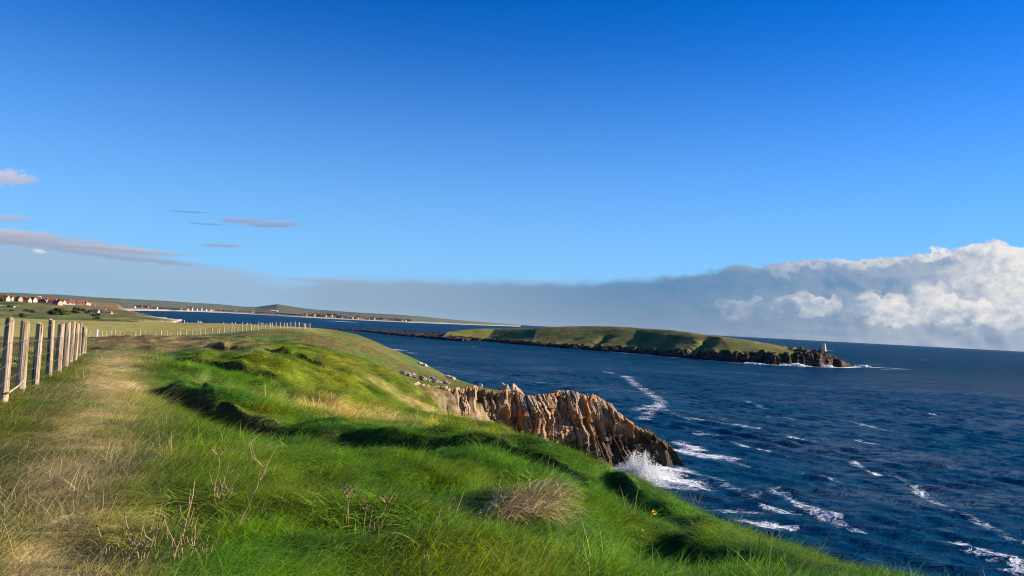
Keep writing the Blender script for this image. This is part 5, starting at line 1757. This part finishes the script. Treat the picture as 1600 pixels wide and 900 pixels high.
weed(850, 905, 5.2, [(-.02, .0, .24, 'bare')], 'single upright thin stem at the bottom centre')
weed(1090, 790, 14.5, [(-.12, 0, .5, 'bare'), (.1, 0, .55, 'twig'), (.3, .1, .42, 'bare')], 'thin dry stems on the cliff edge against the sea')
weed(1215, 850, 10.9, [(.06, 0, .35, 'bare'), (-.1, 0, .3, 'bare')], 'pair of dry stems lower down the cliff edge against the sea')
weed(1290, 880, 9.6, [(-.1, 0, .26, 'bare'), (.05, 0, .2, 'bare')], 'short dry stems nearest the lower right cliff edge')


def tussock(px, py, d, n, h, rad, bend, label, seed, yaw):
    q = on_ground(px, py, d)
    me = blade_tuft(n, rad, h * .5, h, .010, bend, seed, 4, .5)
    m = tussock.mat
    o = obj('straw_tussock', me, m, label=label, category='tussock'); o.location = q; o.rotation_euler = (0, 0, yaw)
    return o


def m_tussock():
    m, t, out = new_mat('straw_tussock_blades')
    bv = attr(t, 'bv', out='Fac')
    c = ramp(t, bv, [(0, (.46, .30, .11)), (.4, (.68, .49, .20)), (.85, (.78, .60, .28)), (1, (.36, .30, .07))])
    principled(t, out, c, .7, .2)
    return m


tussock.mat = m_tussock()
tussock(800, 800, 8.2, 520, .62, .34, 1.3, 'bright straw tussock flopping over the dark hollow in the turf', 301, .2)
tussock(845, 790, 8.7, 200, .55, .25, 1.2, 'thinner straw tuft right of the bright tussock', 302, .3)
tussock(690, 792, 8.0, 120, .34, .22, 1.4, 'flattened straw wisp left of the bright tussock', 303, -.1)
tussock(385, 676, 14.0, 420, .5, .42, .9, 'brown brittle dead clump on the dark turf bank', 304, .8)
tussock(370, 618, 22.5, 260, .7, .6, .9, 'dry brown patch on the slope behind the turf bank', 305, -.6)
tussock(430, 655, 21, 170, .9, .6, 1.0, 'long straw blades lying down the combed slope', 306, -.8)
tussock(1100, 870, 7.9, 150, .42, .2, 1.2, 'withered brown tuft hanging beside the black hollow', 307, -1.4)


def flower(px, py, d, h, r, label, face=True):
    q = hit(px, py + 26)
    h = max(.10, P(px, py, q[1])[2] - q[2])
    root = empty('yellow_flower', q, label, 'flower')
    obj('stem', tube_mesh('stem', [(0, 0, -.03), (.006, 0, h * .5), (0, 0, h)], [.003, .0027, .0025], 5), MAT['leaf'], root)
    vs_, fs = [], []
    for ring, (rr, zz, nn) in enumerate([(r, .2 * r, 14), (r * .66, .5 * r, 10), (r * .35, .7 * r, 7)]):
        for k in range(nn):
            a = 6.283 * k / nn + ring
            w = .32 * rr
            c, s = math.cos(a), math.sin(a)
            i = len(vs_)
            vs_ += [(0, 0, 0), (c * rr * .6 - s * w, s * rr * .6 + c * w, zz * .7), (c * rr, s * rr, zz), (c * rr * .6 + s * w, s * rr * .6 - c * w, zz * .7)]
            fs.append((i, i + 1, i + 2, i + 3))
    o = obj('petals', mesh_np('petals', vs_, fs), MAT['petal'], root); o.location = (0, 0, h)
    o.rotation_euler = (.9, .25, 0)
    lv = [(0, 0, 0), (.05, .02, .03), (.11, .0, .02), (.05, -.02, .03), (-.05, .02, .03), (-.1, .01, .02), (-.05, -.02, .03)]
    obj('leaf', mesh_np('leaf', lv, [(0, 1, 2, 3), (0, 4, 5, 6)]), MAT['leaf'], root)


flower(1021, 801, 8.2, .2, .034, 'yellow dandelion-like flower standing over the black turf hollow')
flower(1003, 828, 8.0, .16, .015, 'tiny yellow flower low left of the larger yellow one')
flower(1002, 838, 7.9, .16, .012, 'lowest tiny yellow flower in the black turf hollow')


# ------------------------------------------------------------------ air
def build_haze():
    m, t, out = new_mat('sea_air')
    v = t.nodes.new('ShaderNodeVolumePrincipled')
    v.inputs['Color'].default_value = (.80, .89, 1.0, 1)
    v.inputs['Density'].default_value = 4e-6
    v.inputs['Anisotropy'].default_value = .0
    t.links.new(v.outputs[0], out.inputs['Volume'])
    x, y0, y1, z0, z1 = 23500, -60, 23500, -5.0, 130.0
    vv = [(-x, y0, z0), (x, y0, z0), (x, y1, z0), (-x, y1, z0), (-x, y0, z1), (x, y0, z1), (x, y1, z1), (-x, y1, z1)]
    me = mesh_np('haze', vv, [(3, 2, 1, 0), (4, 5, 6, 7), (0, 1, 5, 4), (1, 2, 6, 5), (2, 3, 7, 6), (3, 0, 4, 7)])
    obj('haze', me, m, kind='stuff', label='thin pale sea air over the bay')


build_haze()
